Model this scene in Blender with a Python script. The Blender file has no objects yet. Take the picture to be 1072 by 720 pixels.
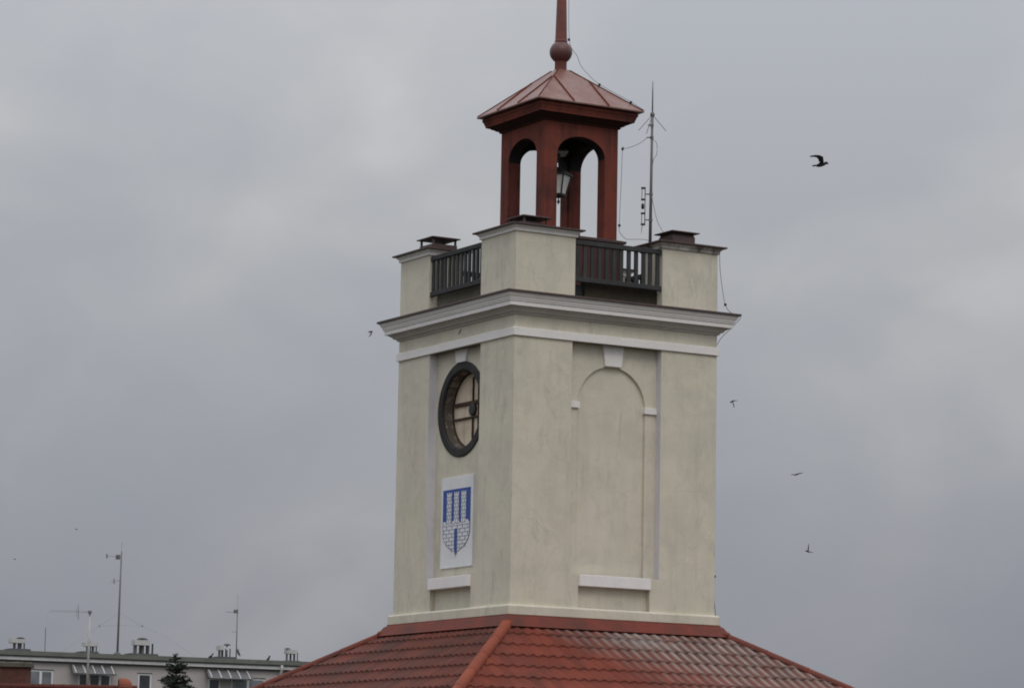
import bpy, bmesh, math, random
from mathutils import Vector, Matrix
random.seed(11)
sc = bpy.context.scene
C = sc.collection
rad = math.radians

# ------------------------------------------------------------------ camera
EYE = 6.0                                   # camera height above the ground
F, W0, H0 = 3500.0, 1072.0, 720.0           # focal length in photo pixels
PITCH, ROLL = 0.14484, 0.01841
cp, sp = math.cos(PITCH), math.sin(PITCH)
cr, sr = math.cos(ROLL), math.sin(ROLL)
U, V, Nf = Vector((1, 0, 0)), Vector((0, -sp, cp)), Vector((0, cp, sp))
right, up = cr * U + sr * V, -sr * U + cr * V
cam_d = bpy.data.cameras.new('camera')
cam = bpy.data.objects.new('camera', cam_d); C.objects.link(cam)
m = Matrix((right, up, -Nf)).transposed().to_4x4()
m.translation = (0, 0, EYE)
cam.matrix_world = m
cam_d.sensor_width = 36.0
cam_d.lens = 36.0 * F / W0
cam_d.clip_start = 0.5
cam_d.clip_end = 8000
sc.camera = cam

# ------------------------------------------------------------------ world: overcast sky
SUN_EL, SUN_AZ = rad(48), rad(163)          # azimuth clockwise from +Y (camera looks along +Y)
SUN_STRENGTH, SKY_GAIN, EXPOSURE = 0.5, 1.0, 0.0
world = bpy.data.worlds.new('World'); sc.world = world
world.use_nodes = True
nt = world.node_tree; nt.nodes.clear()
N, Lk = nt.nodes.new, nt.links.new
out = N('ShaderNodeOutputWorld')
sky = N('ShaderNodeTexSky'); sky.sky_type = 'NISHITA'; sky.sun_disc = False
sky.sun_elevation = SUN_EL; sky.sun_rotation = SUN_AZ
sky.air_density = 1.5; sky.dust_density = 4.0
bg_sky = N('ShaderNodeBackground'); bg_sky.inputs[1].default_value = 0.08
Lk(sky.outputs[0], bg_sky.inputs[0])
tc = N('ShaderNodeTexCoord')
mp = N('ShaderNodeMapping'); mp.inputs['Scale'].default_value = (1, 1, 1.5)
mp.inputs['Rotation'].default_value = (0.0, rad(-24), 0.0)
mp.inputs['Location'].default_value = (36.419, 1.27, 12.643)
Lk(tc.outputs['Generated'], mp.inputs[0])
n1 = N('ShaderNodeTexNoise'); n1.inputs['Scale'].default_value = 7.0; n1.inputs['Detail'].default_value = 5
n1.inputs['Roughness'].default_value = 0.42; n1.inputs['Distortion'].default_value = 0.5
Lk(mp.outputs[0], n1.inputs['Vector'])
rp = N('ShaderNodeValToRGB')
rp.color_ramp.elements[0].position = 0.34; rp.color_ramp.elements[0].color = (0.84, 0.87, 0.95, 1)
rp.color_ramp.elements[1].position = 0.66; rp.color_ramp.elements[1].color = (1.13, 1.14, 1.165, 1)
e = rp.color_ramp.elements.new(0.5); e.color = (0.94, 0.96, 1.015, 1)
n2 = N('ShaderNodeTexNoise'); n2.inputs['Scale'].default_value = 19.0; n2.inputs['Detail'].default_value = 6
n2.inputs['Roughness'].default_value = 0.5; n2.inputs['Distortion'].default_value = 0.8
Lk(mp.outputs[0], n2.inputs['Vector'])
cm = N('ShaderNodeMath'); cm.operation = 'MULTIPLY_ADD'; cm.inputs[1].default_value = 0.26
cs = N('ShaderNodeMath'); cs.operation = 'SUBTRACT'; cs.inputs[1].default_value = 0.13
Lk(n2.outputs['Fac'], cm.inputs[0]); Lk(n1.outputs['Fac'], cm.inputs[2]); Lk(cm.outputs[0], cs.inputs[0])
Lk(cs.outputs[0], rp.inputs[0])
sx = N('ShaderNodeSeparateXYZ'); Lk(tc.outputs['Generated'], sx.inputs[0])
mz = N('ShaderNodeMath'); mz.operation = 'MAXIMUM'; mz.inputs[1].default_value = 0.0
Lk(sx.outputs[2], mz.inputs[0])
gr = N('ShaderNodeMath'); gr.operation = 'MULTIPLY_ADD'       # overcast sky, brighter overhead than near the horizon
gr.inputs[1].default_value = 1.22 * SKY_GAIN; gr.inputs[2].default_value = 0.268 * SKY_GAIN
Lk(mz.outputs[0], gr.inputs[0])
lowz = N('ShaderNodeMapRange'); lowz.inputs['From Min'].default_value = 0.05; lowz.inputs['From Max'].default_value = 0.18
Lk(sx.outputs[2], lowz.inputs['Value'])
tint = N('ShaderNodeMix'); tint.data_type = 'RGBA'
tint.inputs[6].default_value = (0.95, 0.965, 1.03, 1); tint.inputs[7].default_value = (1, 0.995, 0.985, 1)
Lk(lowz.outputs[0], tint.inputs[0])
tm = N('ShaderNodeMix'); tm.data_type = 'RGBA'; tm.blend_type = 'MULTIPLY'; tm.inputs[0].default_value = 1.0
Lk(rp.outputs[0], tm.inputs[6]); Lk(tint.outputs[2], tm.inputs[7])
bg_cl = N('ShaderNodeBackground')
Lk(tm.outputs[2], bg_cl.inputs[0]); Lk(gr.outputs[0], bg_cl.inputs[1])
mx = N('ShaderNodeMixShader'); mx.inputs[0].default_value = 0.90
Lk(bg_sky.outputs[0], mx.inputs[1]); Lk(bg_cl.outputs[0], mx.inputs[2])
Lk(mx.outputs[0], out.inputs[0])

sun_d = bpy.data.lights.new('sun', 'SUN'); sun_d.energy = SUN_STRENGTH; sun_d.angle = rad(25)
sun_d.color = (1.0, 0.93, 0.82)
sun = bpy.data.objects.new('sun', sun_d); C.objects.link(sun)
sd = Vector((math.sin(SUN_AZ) * math.cos(SUN_EL), math.cos(SUN_AZ) * math.cos(SUN_EL), math.sin(SUN_EL)))
sun.rotation_euler = sd.to_track_quat('Z', 'Y').to_euler()
sun.location = (30, 0, 60)

sc.view_settings.view_transform = 'Standard'
sc.view_settings.look = 'None'
sc.view_settings.gamma = 1.0
sc.view_settings.exposure = EXPOSURE
sc.view_settings.use_curve_mapping = False
sc.render.engine = 'CYCLES'
sc.cycles.max_bounces = 6
sc.cycles.filter_width = 1.9

# ------------------------------------------------------------------ helpers
def ray(px, py):
    a, b = px - W0 / 2, H0 / 2 - py
    return right * a + up * b + Nf * F

def at(px, py, Y):
    """a point of the world at distance Y in front of the camera"""
    d = ray(px, py)
    return Vector((0, 0, EYE)) + d * (Y / d.y)

def tag(o, label, cat, group=None, kind=None):
    if label: o['label'] = label
    if cat: o['category'] = cat
    if group: o['group'] = group
    if kind: o['kind'] = kind
    return o

def empty(name, loc=(0, 0, 0), rz=0.0):
    o = bpy.data.objects.new(name, None); C.objects.link(o)
    o.location = loc; o.rotation_euler = (0, 0, rz); o.empty_display_size = 0.2
    return o

def dup(o, parent=None):
    c = o.copy(); C.objects.link(c)
    if parent: c.parent = parent
    for ch in list(o.children): dup(ch, c)
    return c

class MB:
    def __init__(s): s.v = []; s.f = []; s.sm = []
    def add(s, vs, fs, smooth=False, M=None):
        b = len(s.v)
        for p in vs:
            p = Vector(p)
            s.v.append(M @ p if M else p)
        for f in fs: s.f.append([b + i for i in f]); s.sm.append(smooth)
        return s
    def box(s, x0, x1, y0, y1, z0, z1, M=None):
        vs = [(x, y, z) for z in (z0, z1) for y in (y0, y1) for x in (x0, x1)]
        return s.add(vs, [(0, 2, 3, 1), (4, 5, 7, 6), (0, 1, 5, 4), (2, 6, 7, 3), (0, 4, 6, 2), (1, 3, 7, 5)], M=M)
    def sq(s, prof, cx=0, cy=0, cap0=False, cap1=False, M=None):
        """square rings: a profile of (half width, z) swept round a square"""
        vs = []
        for h, z in prof: vs += [(cx - h, cy - h, z), (cx + h, cy - h, z), (cx + h, cy + h, z), (cx - h, cy + h, z)]
        fs = []
        for i in range(len(prof) - 1):
            for k in range(4):
                a, b = i * 4 + k, i * 4 + (k + 1) % 4
                fs.append((a, b, b + 4, a + 4))
        if cap0: fs.append((3, 2, 1, 0))
        if cap1: n = (len(prof) - 1) * 4; fs.append((n, n + 1, n + 2, n + 3))
        return s.add(vs, fs, M=M)
    def lathe(s, prof, n=16, c=(0, 0, 0), cap0=True, cap1=True, smooth=True, M=None):
        vs = []
        for r, z in prof:
            for k in range(n):
                a = 2 * math.pi * (k + .5) / n
                vs.append((c[0] + r * math.cos(a), c[1] + r * math.sin(a), c[2] + z))
        fs = []
        for i in range(len(prof) - 1):
            for k in range(n):
                a, b = i * n + k, i * n + (k + 1) % n
                fs.append((a, b, b + n, a + n))
        s.add(vs, fs, smooth, M=M)
        q = []
        if cap0: q.append(tuple(reversed(range(n))))
        if cap1: m_ = (len(prof) - 1) * n; q.append(tuple(range(m_, m_ + n)))
        if q: s.add(vs, q, False, M=M)
        return s
    def tube(s, pts, r, n=6, M=None):
        pts = [Vector(p) for p in pts]
        rs = r if isinstance(r, (list, tuple)) else [r] * len(pts)
        vs, fs = [], []
        for i, p in enumerate(pts):
            t = (pts[min(i + 1, len(pts) - 1)] - pts[max(i - 1, 0)]).normalized()
            a = t.cross(Vector((0, 0, 1)))
            if a.length < 1e-3: a = t.cross(Vector((1, 0, 0)))
            a.normalize(); b = t.cross(a)
            for k in range(n):
                g = 2 * math.pi * k / n
                vs.append(p + a * (rs[i] * math.cos(g)) + b * (rs[i] * math.sin(g)))
        for i in range(len(pts) - 1):
            for k in range(n):
                q, w = i * n + k, i * n + (k + 1) % n
                fs.append((q, w, w + n, q + n))
        fs.append(tuple(reversed(range(n)))); e_ = (len(pts) - 1) * n; fs.append(tuple(range(e_, e_ + n)))
        return s.add(vs, fs, n > 5, M=M)
    def poly(s, pts, M=None): return s.add(pts, [tuple(range(len(pts)))], M=M)
    def prism(s, pts, d0, d1, fn, M=None):
        """closed prism of a 2-D outline; fn(a, b, d) gives the 3-D point"""
        n = len(pts)
        vs = [fn(a, b, d0) for a, b in pts] + [fn(a, b, d1) for a, b in pts]
        fs = [tuple(range(n)), tuple(reversed(range(n, 2 * n)))]
        for i in range(n): j = (i + 1) % n; fs.append((i, i + n, j + n, j))
        return s.add(vs, fs, M=M)
    def build(s, name, mat, parent=None, loc=(0, 0, 0), fix=True, bevel=0.0):
        me = bpy.data.meshes.new(name)
        me.from_pydata([tuple(p) for p in s.v], [], s.f)
        me.polygons.foreach_set('use_smooth', s.sm)
        if fix:
            bm = bmesh.new(); bm.from_mesh(me)
            bmesh.ops.recalc_face_normals(bm, faces=bm.faces)
            bm.to_mesh(me); bm.free()
        me.update()
        me.materials.append(mat)
        o = bpy.data.objects.new(name, me); C.objects.link(o)
        o.location = loc
        if parent: o.parent = parent
        if bevel:
            b = o.modifiers.new('bevel', 'BEVEL'); b.width = bevel; b.segments = 2; b.limit_method = 'ANGLE'
        return o

def catmull(pts, n=6):
    pts = [Vector(p) for p in pts]
    q = [2 * pts[0] - pts[1]] + pts + [2 * pts[-1] - pts[-2]]
    r = []
    for i in range(1, len(q) - 2):
        a, b, c, d = q[i - 1], q[i], q[i + 1], q[i + 2]
        for k in range(n):
            t = k / n
            r.append(.5 * ((2 * b) + (c - a) * t + (2 * a - 5 * b + 4 * c - d) * t * t + (3 * b - a - 3 * c + d) * t ** 3))
    r.append(pts[-1])
    return r

# ------------------------------------------------------------------ materials
def newmat(name, rough=0.85, spec=0.3):
    mt = bpy.data.materials.new(name); mt.use_nodes = True
    t = mt.node_tree; b = t.nodes['Principled BSDF']
    b.inputs['Roughness'].default_value = rough
    b.inputs['Specular IOR Level'].default_value = spec
    return mt, t, b

def nn(t, typ, **kw):
    n = t.nodes.new(typ)
    for k, v in kw.items():
        if k in n.inputs: n.inputs[k].default_value = v
        else: setattr(n, k, v)
    return n

def noise(t, vec, scale, detail=5, rough=.55, dist=0.0):
    n = nn(t, 'ShaderNodeTexNoise', Scale=scale, Detail=detail, Roughness=rough, Distortion=dist)
    t.links.new(vec, n.inputs['Vector'])
    return n.outputs['Fac']

def ramp(t, fac, p0, p1, c0=(0, 0, 0, 1), c1=(1, 1, 1, 1)):
    r = t.nodes.new('ShaderNodeValToRGB')
    r.color_ramp.elements[0].position = p0; r.color_ramp.elements[0].color = c0
    r.color_ramp.elements[1].position = p1; r.color_ramp.elements[1].color = c1
    t.links.new(fac, r.inputs[0])
    return r.outputs[0]

def mixc(t, fac, a, b, blend='MIX'):
    mxn = t.nodes.new('ShaderNodeMix'); mxn.data_type = 'RGBA'; mxn.blend_type = blend
    for sock, v in ((mxn.inputs[0], fac), (mxn.inputs[6], a), (mxn.inputs[7], b)):
        if isinstance(v, (int, float)): sock.default_value = v
        elif isinstance(v, tuple): sock.default_value = v if len(v) == 4 else (*v, 1)
        else: t.links.new(v, sock)
    return mxn.outputs[2]

def math_(t, op, a, b=None, clamp=False):
    n = t.nodes.new('ShaderNodeMath'); n.operation = op; n.use_clamp = clamp
    for i, v in enumerate((a, b)):
        if v is None: continue
        if isinstance(v, (int, float)): n.inputs[i].default_value = v
        else: t.links.new(v, n.inputs[i])
    return n.outputs[0]

def objvec(t, scale=(1, 1, 1), src='Object'):
    c = t.nodes.new('ShaderNodeTexCoord'); mpp = t.nodes.new('ShaderNodeMapping')
    mpp.inputs['Scale'].default_value = scale
    t.links.new(c.outputs[src], mpp.inputs[0])
    return mpp.outputs[0]

def bump(t, b, h, strength=.3, dist=.01, bev=0.0):
    n = nn(t, 'ShaderNodeBump', Strength=strength, Distance=dist)
    t.links.new(h, n.inputs['Height'])
    if bev:
        bv = nn(t, 'ShaderNodeBevel', Radius=bev); bv.samples = 4
        t.links.new(bv.outputs[0], n.inputs['Normal'])
    t.links.new(n.outputs[0], b.inputs['Normal'])

def worn(name, base, dirt, amount=.5, scale=1.2, rough=.85, streak=.5, spec=.25, bev=.012, bstr=.25, fine=40, metal=0.0):
    """a painted or plastered surface: broad blotches, vertical rain streaks, fine grain"""
    mt, t, b = newmat(name, rough, spec)
    v = objvec(t); vs = objvec(t, (4.5, 4.5, .35))
    blot = ramp(t, noise(t, v, scale, 6, .6, .4), .42, .72)
    st = ramp(t, noise(t, vs, 1.6, 5, .62), .50, .74)
    fac = math_(t, 'ADD', math_(t, 'MULTIPLY', blot, amount), math_(t, 'MULTIPLY', st, amount * streak), True)
    col = mixc(t, fac, base, dirt)
    g = noise(t, v, fine, 3)
    col = mixc(t, .35, col, ramp(t, g, .3, .7, (.82, .82, .82, 1), (1.12, 1.12, 1.12, 1)), 'MULTIPLY')
    t.links.new(col, b.inputs['Base Color'])
    b.inputs['Metallic'].default_value = metal
    bump(t, b, noise(t, v, fine * .6, 6, .6), bstr, .006, bev)
    return mt

def plaster(name, base, dirt, moss):
    mt, t, b = newmat(name, .9, .2)
    v = objvec(t); vs = objvec(t, (3.2, 3.2, .28)); vw = objvec(t, (1, 1, 1.25))
    blot = ramp(t, noise(t, vw, .9, 7, .62, .6), .40, .75)
    patch = ramp(t, noise(t, v, 2.3, 4, .5, 1.2), .52, .60)
    st = ramp(t, noise(t, vs, 1.5, 6, .65, .2), .48, .80)
    hue = mixc(t, ramp(t, noise(t, vw, 1.1, 5, .6, .8), .36, .66), base, moss)
    col = mixc(t, math_(t, 'MULTIPLY', blot, .55), hue, dirt)
    col = mixc(t, math_(t, 'MULTIPLY', patch, .22), col, dirt)
    sc_ = ramp(t, noise(t, objvec(t, (1.1, 1.1, 9)), 1.5, 6, .6, .5), .60, .72)
    col = mixc(t, math_(t, 'MULTIPLY', sc_, .30), col, dirt)
    dk = ramp(t, noise(t, objvec(t, (2.6, 2.6, .8)), 1.3, 7, .68, .6), .58, .78)
    col = mixc(t, math_(t, 'MULTIPLY', dk, .55), col, tuple(c * .62 for c in dirt))
    col = mixc(t, math_(t, 'MULTIPLY', st, .50), col, dirt)
    # hairline cracks
    vd = t.nodes.new('ShaderNodeTexVoronoi'); vd.feature = 'DISTANCE_TO_EDGE'; vd.inputs['Scale'].default_value = .62
    wob = nn(t, 'ShaderNodeTexNoise', Scale=2.2, Detail=6.0); t.links.new(v, wob.inputs['Vector'])
    addv = t.nodes.new('ShaderNodeVectorMath'); addv.operation = 'MULTIPLY_ADD'
    t.links.new(wob.outputs['Color'], addv.inputs[0]); addv.inputs[1].default_value = (.55, .55, .55); t.links.new(v, addv.inputs[2])
    t.links.new(addv.outputs[0], vd.inputs['Vector'])
    crack = ramp(t, vd.outputs['Distance'], .0, .016, (1, 1, 1, 1), (0, 0, 0, 1))
    crack = math_(t, 'MULTIPLY', crack, ramp(t, noise(t, v, .8, 3), .50, .62))
    col = mixc(t, math_(t, 'MULTIPLY', crack, .15), col, (.20, .185, .16))
    g = noise(t, v, 55, 3)
    col = mixc(t, .5, col, ramp(t, g, .3, .7, (.86, .86, .86, 1), (1.1, 1.1, 1.1, 1)), 'MULTIPLY')
    t.links.new(col, b.inputs['Base Color'])
    h = math_(t, 'ADD', noise(t, v, 30, 6, .6), math_(t, 'MULTIPLY', noise(t, v, 3.5, 3), 3.0))
    bump(t, b, h, .22, .006, .014)
    return mt

M = {}
M['plaster'] = plaster('cream_plaster', (.70, .645, .545), (.51, .475, .41), (.665, .637, .51))
M['parapet'] = plaster('dirty_shade_plaster', (.25, .235, .20), (.10, .095, .085), (.16, .15, .11))
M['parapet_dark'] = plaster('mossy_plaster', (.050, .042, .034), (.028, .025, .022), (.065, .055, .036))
M['white'] = worn('white_trim', (.86, .835, .825), (.60, .58, .57), .25, 1.6, .8, .5)
M['jamb'] = worn('repaired_render', (.70, .685, .72), (.52, .50, .52), .6, 1.5, .9, .5)
M['dirty_trim'] = worn('crumbling_trim', (.62, .59, .56), (.13, .10, .075), 1.0, .9, .9, .9)
M['bed'] = worn('grey_trim', (.54, .515, .49), (.38, .36, .34), .5, 1.8, .85, .6)
M['flash'] = worn('dark_flashing', (.095, .060, .055), (.055, .048, .048), .7, 2.5, .55, .4, .4)
M['apron'] = worn('red_flashing', (.195, .050, .036), (.100, .045, .038), .9, 1.1, .62, .5, .15)
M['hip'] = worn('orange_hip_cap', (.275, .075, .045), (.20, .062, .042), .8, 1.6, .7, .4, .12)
M['old_red'] = worn('old_red_tile', (.100, .031, .025), (.065, .029, .025), .8, 2, .8, .5, .12)
M['mossy_cap'] = worn('mossy_cap', (.12, .112, .092), (.06, .062, .042), .8, 4, .9, .3)
M['belfry'] = worn('belfry_red', (.190, .052, .038), (.085, .034, .029), .95, 1.5, .8, .9, .12)
M['belfry_roof'] = worn('belfry_roof_paint', (.175, .070, .053), (.25, .145, .125), .9, 1.4, .42, .7, .5)
M['spire'] = worn('spire_red', (.22, .062, .048), (.13, .05, .045), .8, 3.0, .5, .6, .4)
M['spire_dark'] = worn('pedestal_red', (.095, .036, .032), (.055, .032, .030), .8, 1.5, .75, .9)
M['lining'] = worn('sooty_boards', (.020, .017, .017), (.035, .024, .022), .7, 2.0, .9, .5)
M['soffit'] = worn('shaded_red_soffit', (.065, .026, .022), (.035, .022, .020), .8, 2, .9, .6, .12)  # shade under the belfry cornice painted into the colour
M['ball'] = worn('ball_red', (.13, .050, .046), (.09, .045, .045), .8, 4.0, .45, .3, .45)
M['wood'] = worn('dark_wood', (.040, .041, .043), (.066, .066, .068), .7, 2.0, .75, 1.0)
M['metal'] = worn('grey_metal', (.16, .16, .165), (.09, .085, .08), .6, 6, .5, .3, .5, 0.0)
M['light_metal'] = worn('light_metal', (.48, .48, .48), (.30, .29, .28), .6, 4, .5, .3, .5, 0.0)
M['black'] = worn('black_metal', (.022, .023, .026), (.04, .04, .042), .6, 6, .5, .3, .4, 0.0)
M['wire'] = worn('wire_grey', (.10, .10, .10), (.06, .06, .06), .5, 8, .6, 0, .4, 0.0)
M['deck'] = worn('deck_felt', (.08, .075, .07), (.05, .05, .05), .6, 2)
M['clock_ring'] = worn('clock_ring', (.029, .028, .030), (.058, .055, .054), .7, 3.5, .65, .4)
M['clock_dial'] = worn('clock_dial', (.72, .61, .48), (.50, .40, .30), .8, 2.6, .8, .9)
M['rust'] = worn('rusted_iron', (.085, .050, .038), (.035, .028, .026), .9, 9, .8, .2)
M['birdskin'] = worn('dark_feathers', (.022, .023, .027), (.05, .05, .055), .6, 12, .7, 0, .2, 0.0)
M['swift'] = worn('brown_feathers', (.075, .074, .078), (.12, .115, .115), .6, 20, .75, 0, .2, 0.0)
M['blue'] = worn('heraldic_blue', (.030, .085, .34), (.04, .095, .32), .5, 3, .5, .2, .4, 0.0, .05)
M['navy'] = worn('heraldic_line', (.06, .09, .24), (.08, .12, .28), .5, 3, .5, .2, .4, 0.0, .05)
M['enamel'] = worn('white_enamel', (.80, .81, .84), (.66, .66, .68), .5, 2.2, .45, .8, .4, 0.0, .05)
M['block_wall'] = worn('block_render', (.49, .455, .455), (.40, .37, .365), .5, .35, .9, .8, .2, 0.0)
M['block_trim'] = worn('block_trim', (.60, .60, .61), (.33, .33, .33), .5, .8, .8, .6, .2, 0.0)
M['block_roof'] = worn('block_roof_felt', (.150, .155, .138), (.10, .103, .095), .7, .8, .9, .3, .2, 0.0)
M['block_dark'] = worn('block_eaves_shadow', (.11, .115, .12), (.08, .08, .08), .5, 1, .8, .3, .3, 0.0)
M['awning'] = worn('awning_sheet', (.13, .13, .135), (.09, .09, .09), .6, 1.2, .5, .8, .4, 0.0)
M['pvc'] = worn('window_pvc', (.72, .73, .75), (.60, .60, .60), .4, 2, .5, .3, .4, 0.0)
M['hoodwhite'] = worn('hood_white', (.52, .52, .52), (.30, .30, .29), .5, 3, .6, .6, .3, 0.0)
M['clay'] = worn('clay_orange', (.27, .085, .052), (.17, .06, .045), .6, 4, .8, .3)

def glassy(name, col, rough=.12):
    mt, t, b = newmat(name, rough, .6)
    v = objvec(t)
    t.links.new(mixc(t, ramp(t, noise(t, v, .9, 3), .4, .65), col, tuple(c * 1.7 for c in col)), b.inputs['Base Color'])
    return mt
M['pane'] = glassy('window_glass', (.030, .034, .040))
M['pane_net'] = glassy('curtained_glass', (.13, .145, .16))
M['lamp_glass'] = glassy('milky_glass', (.56, .56, .54), .3)

def clock_tunnel():
    mt, t, b = newmat('flaking_reveal', .9, .15)
    v = objvec(t)
    f = ramp(t, noise(t, v, 8, 8, .7, .5), .50, .66)
    col = mixc(t, f, (.125, .105, .088), (.42, .39, .34))
    t.links.new(col, b.inputs['Base Color']); bump(t, b, f, .6, .012)
    return mt
M['flaking'] = clock_tunnel()

def tile_mat(worn_sheen_side):
    mt, t, b = newmat('red_metal_tile', .62, .12)
    v = objvec(t)
    base = mixc(t, ramp(t, noise(t, v, 1.1, 6, .6, .5), .38, .72), (.205, .048, .030), (.125, .040, .030))
    base = mixc(t, math_(t, 'MULTIPLY', ramp(t, noise(t, v, 14, 6, .65), .52, .74), .35), base, (.085, .036, .030))
    if not worn_sheen_side:
        base = mixc(t, math_(t, 'MULTIPLY', ramp(t, noise(t, v, .8, 6, .65), .28, .60), .75), base, (.072, .036, .030))
    if worn_sheen_side:
        # worn paint and sky reflection painted on the right flank of each upper-course wave
        s = t.nodes.new('ShaderNodeSeparateXYZ'); t.links.new(v, s.inputs[0])
        x, y = s.outputs[0], s.outputs[1]
        w = math_(t, 'FRACT', math_(t, 'DIVIDE', math_(t, 'ADD', x, 40 * TILE), TILE))
        flank = ramp(t, math_(t, 'ABSOLUTE', math_(t, 'SUBTRACT', w, .62)), .12, .38, (1, 1, 1, 1), (0, 0, 0, 1))
        down = math_(t, 'SUBTRACT', math_(t, 'MULTIPLY', y, -1.0), 2.72)
        m_x = ramp(t, math_(t, 'ADD', x, math_(t, 'MULTIPLY', down, -.55)), -.05, .09)
        rx = nn(t, 'ShaderNodeMapRange'); rx.inputs['From Min'].default_value = -2.3; rx.inputs['From Max'].default_value = .2
        t.links.new(math_(t, 'SUBTRACT', x, math_(t, 'MULTIPLY', down, .9)), rx.inputs['Value'])
        rd = nn(t, 'ShaderNodeMapRange'); rd.inputs['From Min'].default_value = 4.2; rd.inputs['From Max'].default_value = .6
        t.links.new(down, rd.inputs['Value'])
        area = math_(t, 'MULTIPLY', rx.outputs[0], rd.outputs[0])
        spot = ramp(t, noise(t, v, 1.6, 5, .6), .20, .50)
        area = math_(t, 'MULTIPLY', area, spot)
        base = mixc(t, math_(t, 'MULTIPLY', area, .70, True), base, (.120, .082, .070))
        base = mixc(t, math_(t, 'MULTIPLY', math_(t, 'MULTIPLY', flank, area), 1.0, True), base, (.31, .255, .235))
    # every tile pressing a touch different, grime and step shadow painted in along the laps
    s2 = t.nodes.new('ShaderNodeSeparateXYZ'); t.links.new(v, s2.inputs[0])
    ru = math_(t, 'DIVIDE', math_(t, 'ADD', math_(t, 'MULTIPLY', s2.outputs[1], -1.0), -(2.70 - .1)), .41)
    cc = t.nodes.new('ShaderNodeCombineXYZ')
    t.links.new(math_(t, 'FLOOR', math_(t, 'DIVIDE', s2.outputs[0], TILE)), cc.inputs[0]); t.links.new(math_(t, 'FLOOR', ru), cc.inputs[1])
    wn = t.nodes.new('ShaderNodeTexWhiteNoise'); wn.noise_dimensions = '2D'; t.links.new(cc.outputs[0], wn.inputs['Vector'])
    base = mixc(t, 1.0, base, ramp(t, wn.outputs['Value'], 0, 1, (.84, .84, .84, 1), (1.10, 1.10, 1.10, 1)), 'MULTIPLY')
    lap = ramp(t, math_(t, 'FRACT', ru), .80, .98)
    grime_shade = math_(t, 'MULTIPLY', lap, ramp(t, noise(t, v, 3.2, 6, .7), .36, .62))
    base = mixc(t, math_(t, 'MULTIPLY', grime_shade, .55), base, (.045, .026, .022))
    if worn_sheen_side:
        dx_ = math_(t, 'DIVIDE', math_(t, 'SUBTRACT', s2.outputs[0], .35), 1.1); dy_ = math_(t, 'DIVIDE', math_(t, 'SUBTRACT', math_(t, 'MULTIPLY', s2.outputs[1], -1.0), 3.0), .5)
        rr_ = math_(t, 'ADD', math_(t, 'MULTIPLY', dx_, dx_), math_(t, 'MULTIPLY', dy_, dy_))
        pt = math_(t, 'MULTIPLY', ramp(t, rr_, .2, 1.0, (1, 1, 1, 1), (0, 0, 0, 1)), ramp(t, noise(t, v, 5, 6, .7), .38, .6))
        base = mixc(t, math_(t, 'MULTIPLY', pt, .34), base, (.33, .33, .32))
    lich = ramp(t, noise(t, v, 26, 5, .7), .66, .72)
    base = mixc(t, math_(t, 'MULTIPLY', lich, .45), base, (.21, .19, .15))
    t.links.new(base, b.inputs['Base Color'])
    bump(t, b, noise(t, v, 60, 4), .15, .004)
    return mt
TILE = 0.235
M['tile_worn_sheen'] = tile_mat(True)
M['tile'] = tile_mat(False)

def brick_mat():
    mt, t, b = newmat('chimney_brick', .9, .2)
    v = objvec(t)
    s = t.nodes.new('ShaderNodeSeparateXYZ'); t.links.new(v, s.inputs[0])
    c = t.nodes.new('ShaderNodeCombineXYZ')
    t.links.new(math_(t, 'ADD', s.outputs[0], s.outputs[1]), c.inputs[0]); t.links.new(s.outputs[2], c.inputs[1])
    br = nn(t, 'ShaderNodeTexBrick', Scale=1.0); t.links.new(c.outputs[0], br.inputs['Vector'])
    br.inputs['Color1'].default_value = (.155, .052, .036, 1); br.inputs['Color2'].default_value = (.105, .040, .032, 1)
    br.inputs['Mortar'].default_value = (.11, .075, .065, 1)
    br.inputs['Brick Width'].default_value = .25; br.inputs['Row Height'].default_value = .077; br.inputs['Mortar Size'].default_value = .008
    col = mixc(t, math_(t, 'MULTIPLY', ramp(t, noise(t, v, 2, 5), .4, .7), .5), br.outputs['Color'], (.06, .042, .035))
    t.links.new(col, b.inputs['Base Color'])
    bump(t, b, br.outputs['Fac'], -.3, .01)
    return mt
M['brick'] = brick_mat()

def ground_mat():
    mt, t, b = newmat('ground_mix', .95, .1)
    v = objvec(t)
    col = mixc(t, ramp(t, noise(t, v, .02, 6), .42, .58), (.035, .05, .022), (.075, .073, .07))
    col = mixc(t, .5, col, ramp(t, noise(t, v, 2, 6), .3, .7, (.7, .7, .7, 1), (1.2, 1.2, 1.2, 1)), 'MULTIPLY')
    t.links.new(col, b.inputs['Base Color'])
    return mt
M['ground'] = ground_mat()
M['paving'] = worn('paving_slabs', (.105, .102, .098), (.07, .07, .066), .7, .6)
M['needle'] = worn('spruce_needles', (.038, .052, .036), (.095, .10, .08), .8, 2.2, .8, 0, .2, 0.0)
M['bark'] = worn('bark', (.10, .075, .055), (.06, .045, .035), .7, 5, .9)

# ------------------------------------------------------------------ setting
g = MB().add([(-3500, -400, 0), (3500, -400, 0), (3500, 6500, 0), (-3500, 6500, 0)], [(0, 1, 2, 3)])
tag(g.build('ground', M['ground']), None, None, kind='structure')

# ================================================================== town hall with its tower
TX, TD, TH = 0.953, 71.475, 0.52614
Z0 = EYE + 4.383                            # underside of the tower's plinth
hall = empty('town_hall', (TX, TD, 0), TH)
tag(hall, 'town hall with square cream tower, red open belfry and red tiled hip roof', 'building')
LOC = (0, 0, Z0)
pv = MB().box(-14, 14, -14, 14, -.02, .02)
po = pv.build('pavement', M['paving'], None, (TX, TD, 0)); po.rotation_euler = (0, 0, TH)
tag(po, None, None, kind='structure')

def RZ(k): return Matrix.Rotation(k * math.pi / 2, 4, 'Z')
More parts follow.
